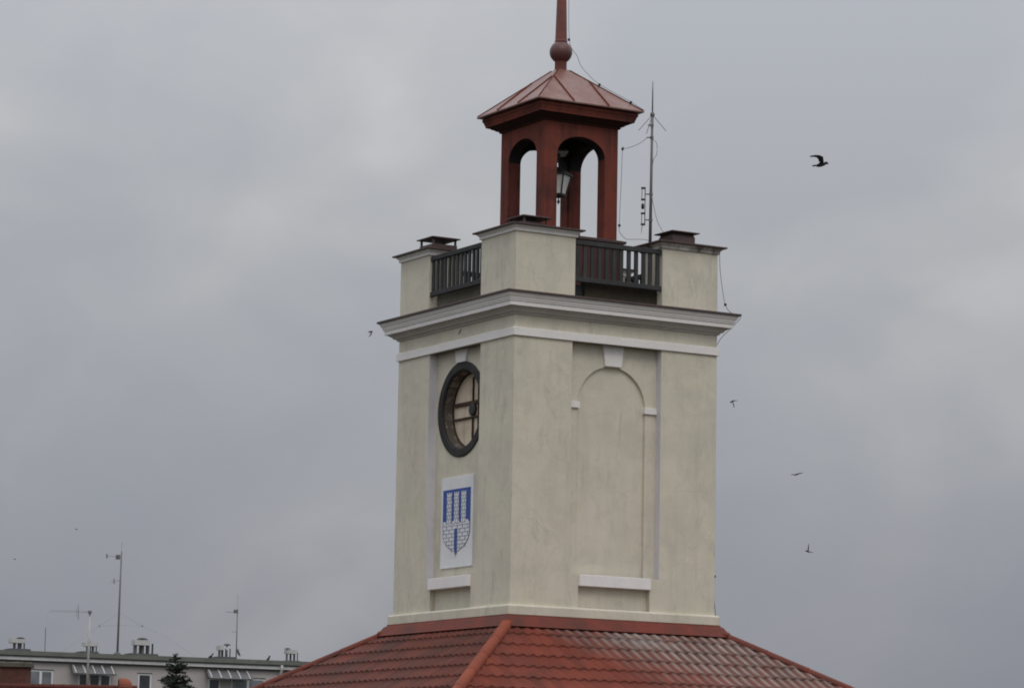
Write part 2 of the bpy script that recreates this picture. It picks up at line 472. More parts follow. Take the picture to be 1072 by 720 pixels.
# face coordinates: (s along the face, z, d outward); face 0 looks along -Y (right face), face 3 along -X (left face)
def FP(s_, z, d): return (s_, -d, z)

A = 2.5
DR, DA = 2.30, 2.24                          # planes of the recess and of the blind arch
CLK_Z, CLK_R, CLK_S = 4.46, .83, .005
wall = MB()
for k in range(4):
    R_ = RZ(k)
    def quad(s0, s1, z0, z1, d): wall.add([FP(s0, z0, d), FP(s1, z0, d), FP(s1, z1, d), FP(s0, z1, d)], [(0, 1, 2, 3)], M=R_)
    def jamb(s_, z0, z1, d0, d1): wall.add([FP(s_, z0, d0), FP(s_, z0, d1), FP(s_, z1, d1), FP(s_, z1, d0)], [(0, 1, 2, 3)], M=R_)
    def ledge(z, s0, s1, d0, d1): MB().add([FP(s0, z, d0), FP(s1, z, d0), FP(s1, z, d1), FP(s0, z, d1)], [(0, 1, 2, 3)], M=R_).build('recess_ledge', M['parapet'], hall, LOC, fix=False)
    for s0, s1 in ((-2.5, -1.1), (1.1, 2.5)): quad(s0, s1, 0, 6.2, A)
    for s0, s1 in ((-1.1, -.87), (.87, 1.1)): quad(s0, s1, 0, .9, A)
    quad(-.87, .87, 0, .2, A); quad(-1.1, 1.1, 5.73, 6.2, A)
    for s_ in (-1.1, 1.1): MB().add([FP(s_, .9, A), FP(s_, .9, DR), FP(s_, 5.73, DR), FP(s_, 5.73, A)], [(0, 1, 2, 3)], M=R_).build('recess_jamb', M['jamb'], hall, LOC, fix=False)
    for s_ in (-.87, .87): jamb(s_, .2, .9, A, 2.39)
    ledge(5.73, -1.1, 1.1, A, DR); ledge(.2, -.87, .87, A, 2.39); ledge(.9, -.87, .87, 2.39, DR)  # top ledge: shade under the string course put into its dark colour
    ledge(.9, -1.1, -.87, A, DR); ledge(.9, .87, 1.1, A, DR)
    quad(-.87, .87, .2, .9, 2.39)
    n = 28
    if k == 3:                               # left face: round hole for the clock instead of the arch
        a = [(CLK_S + CLK_R * math.sin(math.pi * i / n), CLK_Z + CLK_R * math.cos(math.pi * i / n)) for i in range(n + 1)]
        wall.poly([FP(x, z, DR) for x, z in [(CLK_S, 5.73)] + a + [(CLK_S, .9), (1.1, .9), (1.1, 5.73)]], M=R_)
        a = [(2 * CLK_S - x, z) for x, z in a]
        wall.poly([FP(x, z, DR) for x, z in [(CLK_S, 5.73)] + a + [(CLK_S, .9), (-1.1, .9), (-1.1, 5.73)]], M=R_)
    else:
        ar, zs = .83, 4.47
        arc = [(-ar * math.cos(math.pi * i / n), zs + ar * math.sin(math.pi * i / n)) for i in range(n + 1)]
        quad(-1.1, -ar, .9, zs, DR); quad(ar, 1.1, .9, zs, DR)
        wall.poly([FP(x, z, DR) for x, z in [(-1.1, zs)] + arc + [(1.1, zs), (1.1, 5.73), (-1.1, 5.73)]], M=R_)
        wall.poly([FP(x, z, DA) for x, z in [(-ar, .9)] + arc + [(ar, .9)]], M=R_)
        jamb(-ar, .9, zs, DR, DA); jamb(ar, .9, zs, DR, DA); ledge(.9, -ar, ar, DR, DA)
        for i in range(n):
            (x0, z0), (x1, z1) = arc[i], arc[i + 1]
            wall.add([FP(x0, z0, DR), FP(x1, z1, DR), FP(x1, z1, DA), FP(x0, z0, DA)], [(0, 1, 2, 3)], M=R_)
wall.build('tower_wall', M['plaster'], hall, LOC, fix=False)
MB().sq([(2.49, 0.0), (2.585, 0.0), (2.585, .17), (2.555, .205), (2.49, .205)]).build('plinth', M['plaster'], hall, LOC)
MB().sq([(2.49, 5.735), (2.545, 5.735), (2.545, 5.895), (2.53, 5.905), (2.49, 5.905)]).build('string_course', M['white'], hall, LOC)
MB().sq([(2.49, 6.165), (2.535, 6.175), (2.55, 6.215), (2.60, 6.225), (2.615, 6.26), (2.68, 6.30), (2.68, 6.315), (2.49, 6.315)]).build('bed_moulding', M['bed'], hall, LOC)
MB().sq([(2.49, 6.318), (2.745, 6.318), (2.745, 6.405), (2.765, 6.410), (2.765, 6.435), (2.775, 6.44), (2.79, 6.49), (2.805, 6.50), (2.835, 6.56), (2.835, 6.575), (2.40, 6.575)]).build('cornice', M['white'], hall, LOC)
MB().sq([(2.80, 6.578), (2.875, 6.578), (2.875, 6.622), (2.40, 6.70), (1.2, 6.71)]).build('cornice_flashing', M['flash'], hall, LOC)
MB().box(-2.3, 2.3, -2.3, 2.3, 6.60, 6.72).build('deck', M['deck'], hall, LOC)

for k in range(4):
    R_ = RZ(k)
    pr_ = lambda s_, z, d: FP(s_, z, d)
    kz = 5.46 if k == 3 else 5.30
    MB().prism([(-.205, kz), (.205, kz), (.255, 5.733), (-.255, 5.733)], DA - .02, DR + .06, pr_, M=R_).build('keystone', M['white'], hall, LOC, bevel=.006)
    if k != 3:
        for s0, s1 in ((-1.098, -.80), (.80, 1.098)):
            MB().prism([(s0, 4.37), (s1, 4.37), (s1, 4.50), (s0, 4.50)], DA - .02, DR + .05, pr_, M=R_).build('impost_block', M['white'], hall, LOC, bevel=.006)
    MB().prism([(-.872, .66), (.872, .66), (.872, .895), (-.872, .895)], DR - .02, 2.565, pr_, M=R_).build('sill', M['white'], hall, LOC, bevel=.008)

# corner piers with caps and vent cowls
for (ix, iy) in ((-1, -1), (1, -1), (1, 1), (-1, 1)):
    # the two outer piers are shallower than the near one
    kx = {(-1, 1): .41 / .72, (1, -1): .70 / .72}.get((ix, iy), 1.0)
    ky = {(1, -1): .41 / .72, (-1, 1): .65 / .72}.get((ix, iy), 1.0)
    cx, cy, h = ix * (2.5 - .72 * kx), iy * (2.5 - .72 * ky), .72
    def blockring(prof, cap1=False):
        b_ = MB(); vs = []
        for e_, z in prof:
            hx_, hy_ = .72 * kx + e_, .72 * ky + e_
            vs += [(cx - hx_, cy - hy_, z), (cx + hx_, cy - hy_, z), (cx + hx_, cy + hy_, z), (cx - hx_, cy + hy_, z)]
        fs = [(i * 4 + k, i * 4 + (k + 1) % 4, i * 4 + 4 + (k + 1) % 4, i * 4 + 4 + k) for i in range(len(prof) - 1) for k in range(4)]
        if cap1: q = len(vs) - 4; fs.append((q, q + 1, q + 2, q + 3))
        return b_.add(vs, fs)
    pier = blockring([(0, 6.62), (0, 7.95)]).build('corner_pier', M['plaster'], hall, LOC)
    blockring([(-.02, 7.915), (.035, 7.92), (.04, 7.985), (.055, 7.99), (.085, 8.03), (.085, 8.037), (-.1, 8.037)]).build('pier_cap', M['dirty_trim' if (ix, iy) == (1, -1) else 'white'], pier)
    blockring([(-.1, 8.040), (.150, 8.040), (.150, 8.072), (-.32, 8.13)], True).build('cap_flashing', M['flash'], pier)
    ph, zp = .355, 8.33
    ox, oy = (-.08, 0) if (ix, iy) == (1, -1) else ((0, -.28) if (ix, iy) == (-1, 1) else (0, 0))
    c = MB()
    c.sq([(ph, zp), (ph, zp + .02), (ph - .12, zp + .05)], cx + ox, cy + oy, True, True)
    lo = .17 if (ix, iy) == (-1, 1) else .30
    if (ix, iy) == (1, -1): c.sq([(.28, 8.10), (.28, 8.25), (.24, zp + .005)], cx + ox, cy + oy)
    elif (ix, iy) == (-1, -1):
        c.sq([(.25, 8.12), (.25, 8.24)], cx + ox - .05, cy + oy + .0, False, True)
        for a, b in ((-1, -1), (1, -1), (1, 1), (-1, 1)):
            c.box(cx + a * .27 - .02, cx + a * .27 + .02, cy + b * .27 - .02, cy + b * .27 + .02, 8.12, zp + .01)
    else:
        c.sq([(.30, 8.10), (.30, 8.20), (.26, 8.21)], cx + ox, cy + oy, False, True)
        for a, b in ((-1, -1), (1, -1), (1, 1), (-1, 1)):
            c.box(cx + ox + a * .27 - .02, cx + ox + a * .27 + .02, cy + oy + b * .27 - .02, cy + oy + b * .27 + .02, 8.18, zp + .01)
    c.build('vent_cowl', M['flash'], pier)

RAIL = ((-1.055, 1.095), (-1.675, 1.055), (-1.055, 1.675), (-1.195, 1.055))   # clear openings between the piers
for k in range(4):
    R_ = RZ(k)
    s0, s1 = RAIL[k][0] - .003, RAIL[k][1] + .003
    if k == 0: s0 = -.70
    if k == 3: s1 = .70
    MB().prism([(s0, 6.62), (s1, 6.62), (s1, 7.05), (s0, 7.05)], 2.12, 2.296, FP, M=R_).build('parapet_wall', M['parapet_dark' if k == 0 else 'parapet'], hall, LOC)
    if k in (0, 3):
        a, b = (-1.055, -.705) if k == 0 else (.705, 1.055)
        MB().prism([(a, 6.68), (b, 6.68), (b, 6.975), (a, 6.975)], 2.05, 2.24, FP, M=R_).build('gap_shade_box', M['black'], hall, LOC)  # black box standing in for the shade in the gap beside the pier

# belfry: arcade with sub-parts
HB = .925; T = .29
arc = MB(); lin = MB()
so, zsp, rise = .60, 10.04, .42
n = 20
ell = [(-so * math.cos(math.pi * i / n), zsp + rise * math.sin(math.pi * i / n)) for i in range(n + 1)]
ZB, ZT = 8.30, 10.80
for k in range(4):
    R_ = RZ(k)
    for d, hw in ((HB, HB), (HB - T, HB - T)):
        arc.add([FP(-hw, ZB, d), FP(-so, ZB, d), FP(-so, zsp, d), FP(-hw, zsp, d)], [(0, 1, 2, 3)], M=R_)
        arc.add([FP(so, ZB, d), FP(hw, ZB, d), FP(hw, zsp, d), FP(so, zsp, d)], [(0, 1, 2, 3)], M=R_)
        (arc if d == HB else lin).poly([FP(x, z, d) for x, z in [(-hw, zsp)] + ell + [(hw, zsp), (hw, ZT), (-hw, ZT)]], M=R_)
    pts = [(-so, ZB)] + ell + [(so, ZB)]
    for i in range(len(pts) - 1):
        (x0, z0), (x1, z1) = pts[i], pts[i + 1]
        (arc if i in (0, len(pts) - 2) else lin).add([FP(x0, z0, HB), FP(x1, z1, HB), FP(x1, z1, HB - T), FP(x0, z0, HB - T)], [(0, 1, 2, 3)], M=R_)
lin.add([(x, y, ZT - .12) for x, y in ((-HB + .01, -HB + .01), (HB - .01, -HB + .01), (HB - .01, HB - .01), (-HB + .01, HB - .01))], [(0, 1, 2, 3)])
belfry = arc.build('belfry', M['belfry'], hall, LOC, fix=False)
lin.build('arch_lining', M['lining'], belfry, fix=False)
MB().sq([(.99, 6.70), (.99, 8.20)]).build('pedestal', M['spire_dark'], belfry)
MB().sq([(.99, 8.195), (1.075, 8.20), (1.085, 8.255), (HB - .02, 8.303)], cap1=True).build('pedestal_cap', M['flash'], belfry)
for s_ in (-.55,):
    MB().prism([(s_ - .30, 6.72), (s_ + .02, 6.72), (s_ + .02, 7.66), (s_ - .30, 7.66)], .98, 1.0, FP).build('hatch', M['black'], belfry)
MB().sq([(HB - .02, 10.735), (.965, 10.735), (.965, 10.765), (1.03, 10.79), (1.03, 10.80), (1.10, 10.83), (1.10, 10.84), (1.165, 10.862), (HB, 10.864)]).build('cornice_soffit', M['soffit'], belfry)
MB().sq([(HB, 10.866), (1.185, 10.866), (1.19, 10.90), (1.225, 10.99), (1.24, 11.0), (1.24, 11.065), (HB, 11.065)]).build('belfry_cornice', M['belfry'], belfry)
E_, ZE, ZA, HN = 1.33, 11.085, 12.10, .125
def roofz(h): return ZE + .03 + (ZA - ZE - .03) * (E_ - h) / (E_ - HN)
MB().sq([(HB, ZE - .003), (E_, ZE), (E_, ZE + .03), (HN, ZA)], cap1=True).build('belfry_roof', M['belfry_roof'], belfry)
seam = MB()
for k in range(4):
    R_ = RZ(k)
    for s_ in (-.44, .44):
        hs = [E_ - .005, .47]
        P = [Vector(FP(s_, roofz(h), h)) for h in hs]
        o_ = Vector((0, -.4, .9)).normalized() * .028
        w_ = Vector((.011, 0, 0))
        vs = []
        for p in P: vs += [p - w_ - o_ * .2, p + w_ - o_ * .2, p + w_ + o_, p - w_ + o_]
        seam.add(vs, [(0, 1, 5, 4), (1, 2, 6, 5), (2, 3, 7, 6), (3, 0, 4, 7), (0, 3, 2, 1), (4, 5, 6, 7)], M=R_)
    hp = [Vector((h, -h, roofz(h))) for h in (E_ - .01, HN + .02)]
    seam.tube([p + Vector((0, 0, .008)) for p in hp], .012, 6, M=R_)
seam.build('roof_seam', M['belfry'], belfry)
MB().lathe([(.21, ZA - .11), (.15, ZA - .02), (.135, ZA + .02), (.135, 12.30)], 12).build('roof_collar', M['apron'], belfry)
MB().lathe([(.10, 12.27)] + [(.25 * math.cos(a), 12.505 + .25 * math.sin(a)) for a in [rad(-62 + 8 * i) for i in range(17)]] + [(.10, 12.75)], 16, smooth=True).build('finial_ball', M['ball'], belfry)
MB().lathe([(.140, 12.73), (.140, 12.76), (.131, 12.77), (.108, 13.68), (.04, 16.4), (.005, 16.55)], 8, smooth=False).build('spire', M['spire'], belfry)

# red apron and tiled hip roof
MB().sq([(2.50, .004), (2.592, -.002), (2.60, -.03), (2.64, -.05), (2.76, -.225), (2.785, -.243), (2.785, -.258), (2.70, -.262)]).build('apron_flashing', M['apron'], hall, LOC)
SL = .585; H1, H2, DH = 2.70, 7.0, .41
def zr(h): return -.285 - SL * (h - 2.72)
def tile_face(k, mat):
    R_ = RZ(k)
    per = 10
    dx = TILE / per
    nc = int(math.ceil(H2 / dx)) + per
    xs = [dx * i for i in range(-nc, nc + 1)]
    rows = []
    h = H1 - .1; j = 0
    while h < H2:
        rows += [(h, 0.004), (h + DH * .45, .010), (h + DH * .94, .028), (h + DH * .985, .036)]
        h += DH
    vs = []
    for hh, lift in rows:
        for x in xs:
            u = (x / TILE) % 1.0
            wv = .5 + .5 * math.cos(2 * math.pi * (u - .5))
            z = zr(hh) + .030 * (wv ** 1.25) + lift
            vs.append((x, -hh - .012 * wv * (lift > .02), z))
    nx = len(xs)
    bm = bmesh.new()
    bv = [bm.verts.new(v) for v in vs]
    for r in range(len(rows) - 1):
        hh = min(rows[r + 1][0], H2) + .3
        for i in range(nx - 1):
            if abs(xs[i]) > hh and abs(xs[i + 1]) > hh: continue
            f = bm.faces.new((bv[r * nx + i + 0], bv[(r + 1) * nx + i], bv[(r + 1) * nx + i + 1], bv[r * nx + i + 1])); f.smooth = (r % 4) < 2
    for nrm in ((1, 1, 0), (-1, 1, 0)):
        gm = bm.verts[:] + bm.edges[:] + bm.faces[:]
        bmesh.ops.bisect_plane(bm, geom=gm, plane_co=(0, -.03, 0), plane_no=nrm, clear_outer=True)
    loose = [v for v in bm.verts if not v.link_faces]
    bmesh.ops.delete(bm, geom=loose, context='VERTS')
    bmesh.ops.recalc_face_normals(bm, faces=bm.faces)
    me = bpy.data.meshes.new('roof_slope'); bm.to_mesh(me); bm.free()
    me.materials.append(mat)
    o = bpy.data.objects.new('roof_slope', me); C.objects.link(o)
    o.parent = hall; o.location = LOC; o.rotation_euler = (0, 0, k * math.pi / 2)
    return o
tile_face(0, M['tile_worn_sheen']); tile_face(1, M['tile']); tile_face(2, M['tile']); tile_face(3, M['tile'])
for k in range(4):                           # hip caps, one run per hip, made of overlapping half rounds
    R_ = RZ(k)
    hc = MB()
    q0, q1 = Vector((-2.66, -2.66, zr(2.66) + .005)), Vector((-7.0, -7.0, zr(7.0) + .005))
    dirv = (q1 - q0).normalized(); Ltot = (q1 - q0).length; side = Vector((1, -1, 0)).normalized(); nu = side.cross(dirv)
    if nu.z < 0: nu = -nu
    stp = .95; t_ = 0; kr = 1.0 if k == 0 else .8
    while t_ < Ltot:
        rings = []
        for tt, r0_ in ((t_, .116), (t_ + stp - .03, .120), (t_ + stp - .026, .125), (t_ + stp + .01, .125), (t_ + stp + .012, .10)):
            c_ = q0 + dirv * tt; r = r0_ * kr
            rings.append([c_ + side * (r * math.cos(a)) + nu * (r * .95 * math.sin(a) + .01) for a in [math.pi * i / 10 - .12 + .024 * i for i in range(11)]])
        vs = [p for r in rings for p in r]; fs = []
        for i in range(len(rings) - 1):
            for j in range(10): fs.append((i * 11 + j, i * 11 + j + 1, (i + 1) * 11 + j + 1, (i + 1) * 11 + j))
        hc.add(vs, fs, True, M=R_); t_ += stp
    hc.lathe([(.0, -.02), (.13, 0), (.125, .06), (.09, .10), (.0, .12)], 12, (q0.x, q0.y, q0.z), False, False, M=R_)
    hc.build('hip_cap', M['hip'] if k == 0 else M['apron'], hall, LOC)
hw = MB().sq([(6.7, -Z0), (6.7, zr(6.7) - .05)])
hw.build('hall_wall', M['plaster'], hall, LOC)
MB().sq([(6.69, zr(7) - .12), (7.0, zr(7) - .12), (7.0, zr(7) + .02)]).build('eaves_board', M['white'], hall, LOC)

# ------------------------------------------------------------------ railings between the piers
def make_rail(k, label):
    t = empty('deck_railing', (TX, TD, 0), TH)
    tag(t, label, 'railing', 'slatted railings between the tower piers')
    R_ = RZ(k)
    a, b = RAIL[k]
    MB().prism([(a, 7.785), (b, 7.785), (b, 7.885), (a, 7.885)], 2.39, 2.48, FP, M=R_).build('top_rail', M['wood'], t, LOC, bevel=.006)
    MB().prism([(a, 7.005), (b, 7.005), (b, 7.105), (a, 7.105)], 2.39, 2.48, FP, M=R_).build('bottom_rail', M['wood'], t, LOC, bevel=.006)
    nb_ = round((b - a - .16) / .18) + 1
    for i in range(nb_):
        x = a + .08 + (b - a - .16) * i / (nb_ - 1) + random.uniform(-.008, .008)
        MB().prism([(x - .044, 7.103), (x + .044, 7.103), (x + .044, 7.787), (x - .044, 7.787)], 2.415, 2.455, FP, M=R_).build('baluster', M['wood'], t, LOC)
make_rail(0, 'dark slatted railing above the blind arch, between near and right piers')
make_rail(3, 'dark slatted railing above the clock, between near and left piers')
make_rail(1, 'dark slatted railing at back right of deck, glimpsed beyond the front slats')
make_rail(2, 'dark slatted railing at back left of deck, behind the belfry pedestal')

# ------------------------------------------------------------------ bulkhead lamps over the hatch
for j, s_ in enumerate((-.73, -.50)):
    b_ = empty('bulkhead_lamp', (TX, TD, 0), TH)
    tag(b_, ['small pale bulkhead lamp behind first gap of front railing beside near pier',
             'small pale bulkhead lamp behind second gap of front railing, further from pier'][j], 'lamp', 'bulkhead lamps behind the railing')
    Mx = Matrix.Translation((s_, -1.0, 7.74)) @ Matrix.Rotation(rad(90), 4, 'X')
    MB().lathe([(.055, -.01), (.06, 0), (.06, .03)], 12, M=Mx).build('mount', M['metal'], b_, LOC)
    MB().lathe([(.05, .03), (.048, .06), (.03, .09), (.0, .1)], 12, cap1=False, M=Mx).build('globe', M['light_metal'], b_, LOC)

# ------------------------------------------------------------------ old clock in the left face
ck = empty('tower_clock', (TX, TD, 0), TH)
tag(ck, 'round derelict clock with dark ring and bare rusty bars on left tower face', 'clock')
MR = RZ(3) @ Matrix.Translation((CLK_S, 0, CLK_Z))
def ring(mb, prof, n=56, smooth=True, ds=0.0):
    vs = []
    for r, d in prof:
        for i in range(n):
            a = 2 * math.pi * i / n
            vs.append((r * math.sin(a) + ds, -d, r * math.cos(a)))
    fs = []
    for i in range(len(prof) - 1):
        for j in range(n):
            a, b = i * n + j, i * n + (j + 1) % n
            fs.append((a, b, b + n, a + n))
    mb.add(vs, fs, smooth, M=MR)
    return mb
ring(MB(), [(1.02, DR - .01), (1.02, DR + .02), (1.0, DR + .032), (.86, DR + .032), (.835, DR + .02), (.82, DR + .0), (.82, DR - .03)], smooth=False).build('clock_ring', M['clock_ring'], ck, LOC)
ring(MB(), [(.828, DR - .02), (.82, DR - .12), (.815, DR - .25), (.815, DR - .26)]).build('reveal', M['flaking'], ck, LOC)
mb = MB(); vs = [(.81 * math.sin(2 * math.pi * i / 40), -(DR - .255), .81 * math.cos(2 * math.pi * i / 40)) for i in range(40)]
mb.add(vs, [tuple(range(40))], M=MR); mb.build('dial_back', M['clock_dial'], ck, LOC)
ring(MB(), [(.818, DR - .22), (.805, DR - .223), (.80, DR - .25), (.785, DR - .253)], smooth=False).build('rim', M['rust'], ck, LOC)
for z_, hh in ((.155, .036), (-.155, .018)):
    MB().prism([(-.73, z_ - hh), (.73, z_ - hh), (.73, z_ + hh), (-.73, z_ + hh)], DR - .245, DR - .205, FP, M=MR).build('cross_bar', M['rust'], ck, LOC)
for x_, hh in ((.06, .016), (.30, .012)):
    MB().prism([(x_ - hh, -.70), (x_ + hh, -.70), (x_ + hh, .70), (x_ - hh, .70)], DR - .252, DR - .215, FP, M=MR).build('upright_bar', M['rust'], ck, LOC)
ring(MB(), [(0.001, DR - .185), (.11, DR - .19), (.135, DR - .20), (.135, DR - .252)], 20, False, .07).build('hub', M['black'], ck, LOC)

# ------------------------------------------------------------------ coat of arms panel
sg = empty('heraldic_panel', (TX, TD, 0), TH)
tag(sg, 'white panel with blue shield and three white brick towers below the clock', 'sign')
PS0, PS1, PZ0, PZ1 = -.75, .61, 1.11, 3.03
R3 = RZ(3)
MB().prism([(PS0, PZ0), (PS1, PZ0), (PS1, PZ1), (PS0, PZ1)], DR - .01, DR + .035, FP, M=R3).build('panel', M['enamel'], sg, LOC, bevel=.004)
def UV(u, v): return (PS0 + u * (PS1 - PS0), PZ1 - v * (PZ1 - PZ0))
def plate(name, polys, mat, d, parent):
    b_ = MB()
    for pl in polys: b_.prism([UV(u, v) for u, v in pl], DR + d, DR + d + .003, FP, M=R3)
    return b_.build(name, mat, parent, LOC if parent is sg else (0, 0, 0))
def rect(u0, u1, v0, v1): return [(u0, v0), (u1, v0), (u1, v1), (u0, v1)]
UL, UR = .065, .935
side_c = [(.0, .62), (.02, .665), (.055, .705), (.115, .745), (.20, .78), (.30, .808), (.38, .825), (.425, .845), (.435, .86)]
lower = [(UL, .495)] + [(UL + u * (.5 - UL) / .435, v) for u, v in side_c]
lower = lower + [(1 - u, v) for u, v in reversed(lower[:-1])]
shield = plate('shield', [[(UL, .135), (UR, .135)] + [(UR, .50)] + [(UL, .50)]], M['blue'], .037, sg)
inner = [(.5 + (u - .5) * .965, .5 + (v - .5) * .985) for u, v in lower]
plate('shield_outline', [lower], M['navy'], .037, shield)
wallp = [(u, v) for u, v in inner if v > .5]
cren = []
for i in range(6):
    u0 = .085 + i * .1415
    cren.append(rect(u0, u0 + .085, .487, .525))
plate('castle_wall', [[(.085, .512)] + wallp[0:] + [(.915, .512)]] + cren, M['enamel'], .041, shield)
tws, brk = [], []
for u0, u1 in ((.20, .345), (.4275, .5725), (.655, .80)):
    wq = (u1 - u0) / 5
    tws.append(rect(u0, u1, .19, .505))
    for q in (0, 2, 4): tws.append(rect(u0 + q * wq, u0 + (q + 1) * wq, .168, .192))
    for r in range(7):
        v = .21 + r * .0415
        brk.append(rect(u0, u1, v, v + .0035))
        for q in range(2):
            uu = u0 + (u1 - u0) * ((q + (.3 if r % 2 else .7)) / 2)
            brk.append(rect(uu, uu + .007, v, v + .0415))
plate('castle_tower', tws, M['enamel'], .044, shield)
for r in range(7):
    v = .535 + r * .042
    us = [u for u, vv in lower if vv <= v + .02]
    # half width of the shield at this height
    hwid = .415
    for (ua, va), (ub, vb) in zip(lower[:10], lower[1:10]):
        if va <= v <= vb and vb > va: hwid = .5 - (ua + (ub - ua) * (v - va) / (vb - va)) - .012
    if hwid < .06: continue
    brk.append(rect(.5 - hwid, .5 + hwid, v, v + .0035))
    nq = 5
    for q in range(nq):
        uu = .5 - .42 + .84 * ((q + (.2 if r % 2 else .7)) / nq)
        if abs(uu - .5) < hwid - .02: brk.append(rect(uu, uu + .007, v, v + .042))
plate('brick_line', brk, M['navy'], .048, shield)
plate('gate', [[(.455, .585), (.5, .568), (.545, .585), (.545, .80), (.515, .84), (.5, .885), (.485, .84), (.455, .80)]], M['blue'], .052, shield)

# ------------------------------------------------------------------ hanging lantern in the belfry
ln = empty('hanging_lantern', (TX, TD, Z0 - .03), TH + rad(34))
tag(ln, 'black framed lantern with milky panes hanging inside the red belfry', 'lamp')
MB().sq([(.055, 9.30), (.125, 9.34), (.13, 9.38)], cap0=True, cap1=True).build('base', M['black'], ln)
MB().sq([(.108, 9.38), (.19, 9.78)]).build('pane', M['lamp_glass'], ln)
fr = MB()
for a, b in ((-1, -1), (1, -1), (1, 1), (-1, 1)): fr.tube([(a * .115, b * .115, 9.375), (a * .20, b * .20, 9.79)], .019, 4)
fr.build('frame', M['black'], ln)
MB().sq([(.205, 9.785), (.235, 9.79), (.235, 9.81), (.13, 9.90), (.06, 9.93), (.03, 9.98)], cap0=True, cap1=True).build('hood', M['black'], ln)
MB().lathe([(.012, 9.31), (.014, 9.25), (.03, 9.23), (.034, 9.205), (.02, 9.185), (.006, 9.15)], 8).build('finial', M['black'], ln)
hg = MB().tube([(0, 0, 9.96), (0, 0, 10.68)], .014, 5)
for i in range(8): hg.lathe([(.012, 0), (.028, .02), (.028, .05), (.012, .07)], 6, (0, 0, 9.99 + i * .085))
hg.build('chain', M['black'], ln)

# small floodlight fixed high inside the belfry
fl = empty('floodlight', (TX, TD, Z0), TH)
tag(fl, 'small grey floodlight above the hanging lantern under the belfry arch', 'lamp')
fm = Matrix.Translation((.10, .02, 10.30)) @ Matrix.Rotation(rad(-25), 4, 'Z') @ Matrix.Rotation(rad(28), 4, 'X')
MB().sq([(.05, -.10), (.11, .02), (.115, .05)], cap0=True, cap1=True, M=fm).build('housing', M['light_metal'], fl, bevel=.008)
MB().tube([(.10, .02, 10.34), (.10, .05, 10.68)], .018, 6).build('bracket', M['black'], fl)

# ------------------------------------------------------------------ radio mast on the right pier
MBX, MBY = 1.225, -1.80
ms = empty('radio_mast', (TX, TD, Z0 - .095), TH)
tag(ms, 'slim grey radio mast with drooping radials beside the belfry', 'antenna')
ZM = 11.75
base = Vector((MBX, MBY, 8.10))
MB().tube([base, base + Vector((.01, .0, 1.6)), (MBX + .02, MBY, 11.06)], [.036, .030, .028], 8).build('pole', M['metal'], ms)
wh = MB().tube([(MBX + .02, MBY, 11.05), (MBX + .02, MBY, 11.55), (MBX + .02, MBY, 11.78)], [.016, .013, .008], 6)
wh.lathe([(.02, 10.98), (.05, 11.02), (.05, 11.06), (.02, 11.11)], 8, (MBX + .02, MBY, 0)); wh.build('whip', M['metal'], ms)
rdl = MB()
# the screen's right in the tower's own axes
ex = Vector((math.cos(TH), -math.sin(TH), 0)); ey = Vector((math.sin(TH), math.cos(TH), 0))
for a in (-8, 112, 188, 262):
    dv = ex * math.cos(rad(a)) + ey * math.sin(rad(a))
    p = Vector((MBX + .02, MBY, 11.04))
    rdl.tube([p, p + dv * .30 + Vector((0, 0, -.36))], .007, 4)
rdl.build('radial', M['metal'], ms)
for z_, l_ in ((10.81, .09), (10.54, .11), (9.30, .12), (8.74, .12)):
    br = MB(); p = Vector((MBX + .01, MBY, z_)); br.tube([p + ex * .02, p - ex * l_], .014, 5)
    br.lathe([(.04, -.025), (.04, .025)], 8, (MBX + .01, MBY, z_)); br.build('bracket', M['metal'], ms)
MB().lathe([(.10, 8.08), (.10, 8.14), (.045, 8.16), (.04, 8.2)], 8, (MBX, MBY, 0)).build('foot', M['metal'], ms)
dp = MB()
cx_ = Vector((MBX + .01, MBY, 0)) - ex * .165
for z_ in (9.43, 9.18, 8.88, 8.64):
    q = cx_ + Vector((0, 0, z_)); dp.box(-.048, .048, -.03, .03, -.018, .018, M=Matrix.Translation(q) @ Matrix.Rotation(-TH, 4, 'Z'))
for o_ in (-.03, .035):
    for za, zb in ((9.18, 9.43), (8.64, 8.88)):
        dp.tube([cx_ + ex * o_ + Vector((0, 0, za)), cx_ + ex * o_ + Vector((0, 0, zb))], .008, 4)
dp.tube([cx_ + ex * .038 + Vector((0, 0, 8.64)), cx_ + ex * .038 + Vector((0, 0, 9.43))], .010, 4)
dp.lathe([(.015, 8.97), (.032, 8.99), (.034, 9.06), (.015, 9.10)], 8, (cx_.x - ex.x * .01, cx_.y - ex.y * .01, 0))
dp.tube([cx_ + Vector((0, 0, 8.64)), cx_ - ex * .03 + Vector((0, 0, 8.55)), cx_ - ex * .03 + Vector((0, 0, 8.44))], .006, 4)
dp.build('folded_dipole', M['black'], ms)

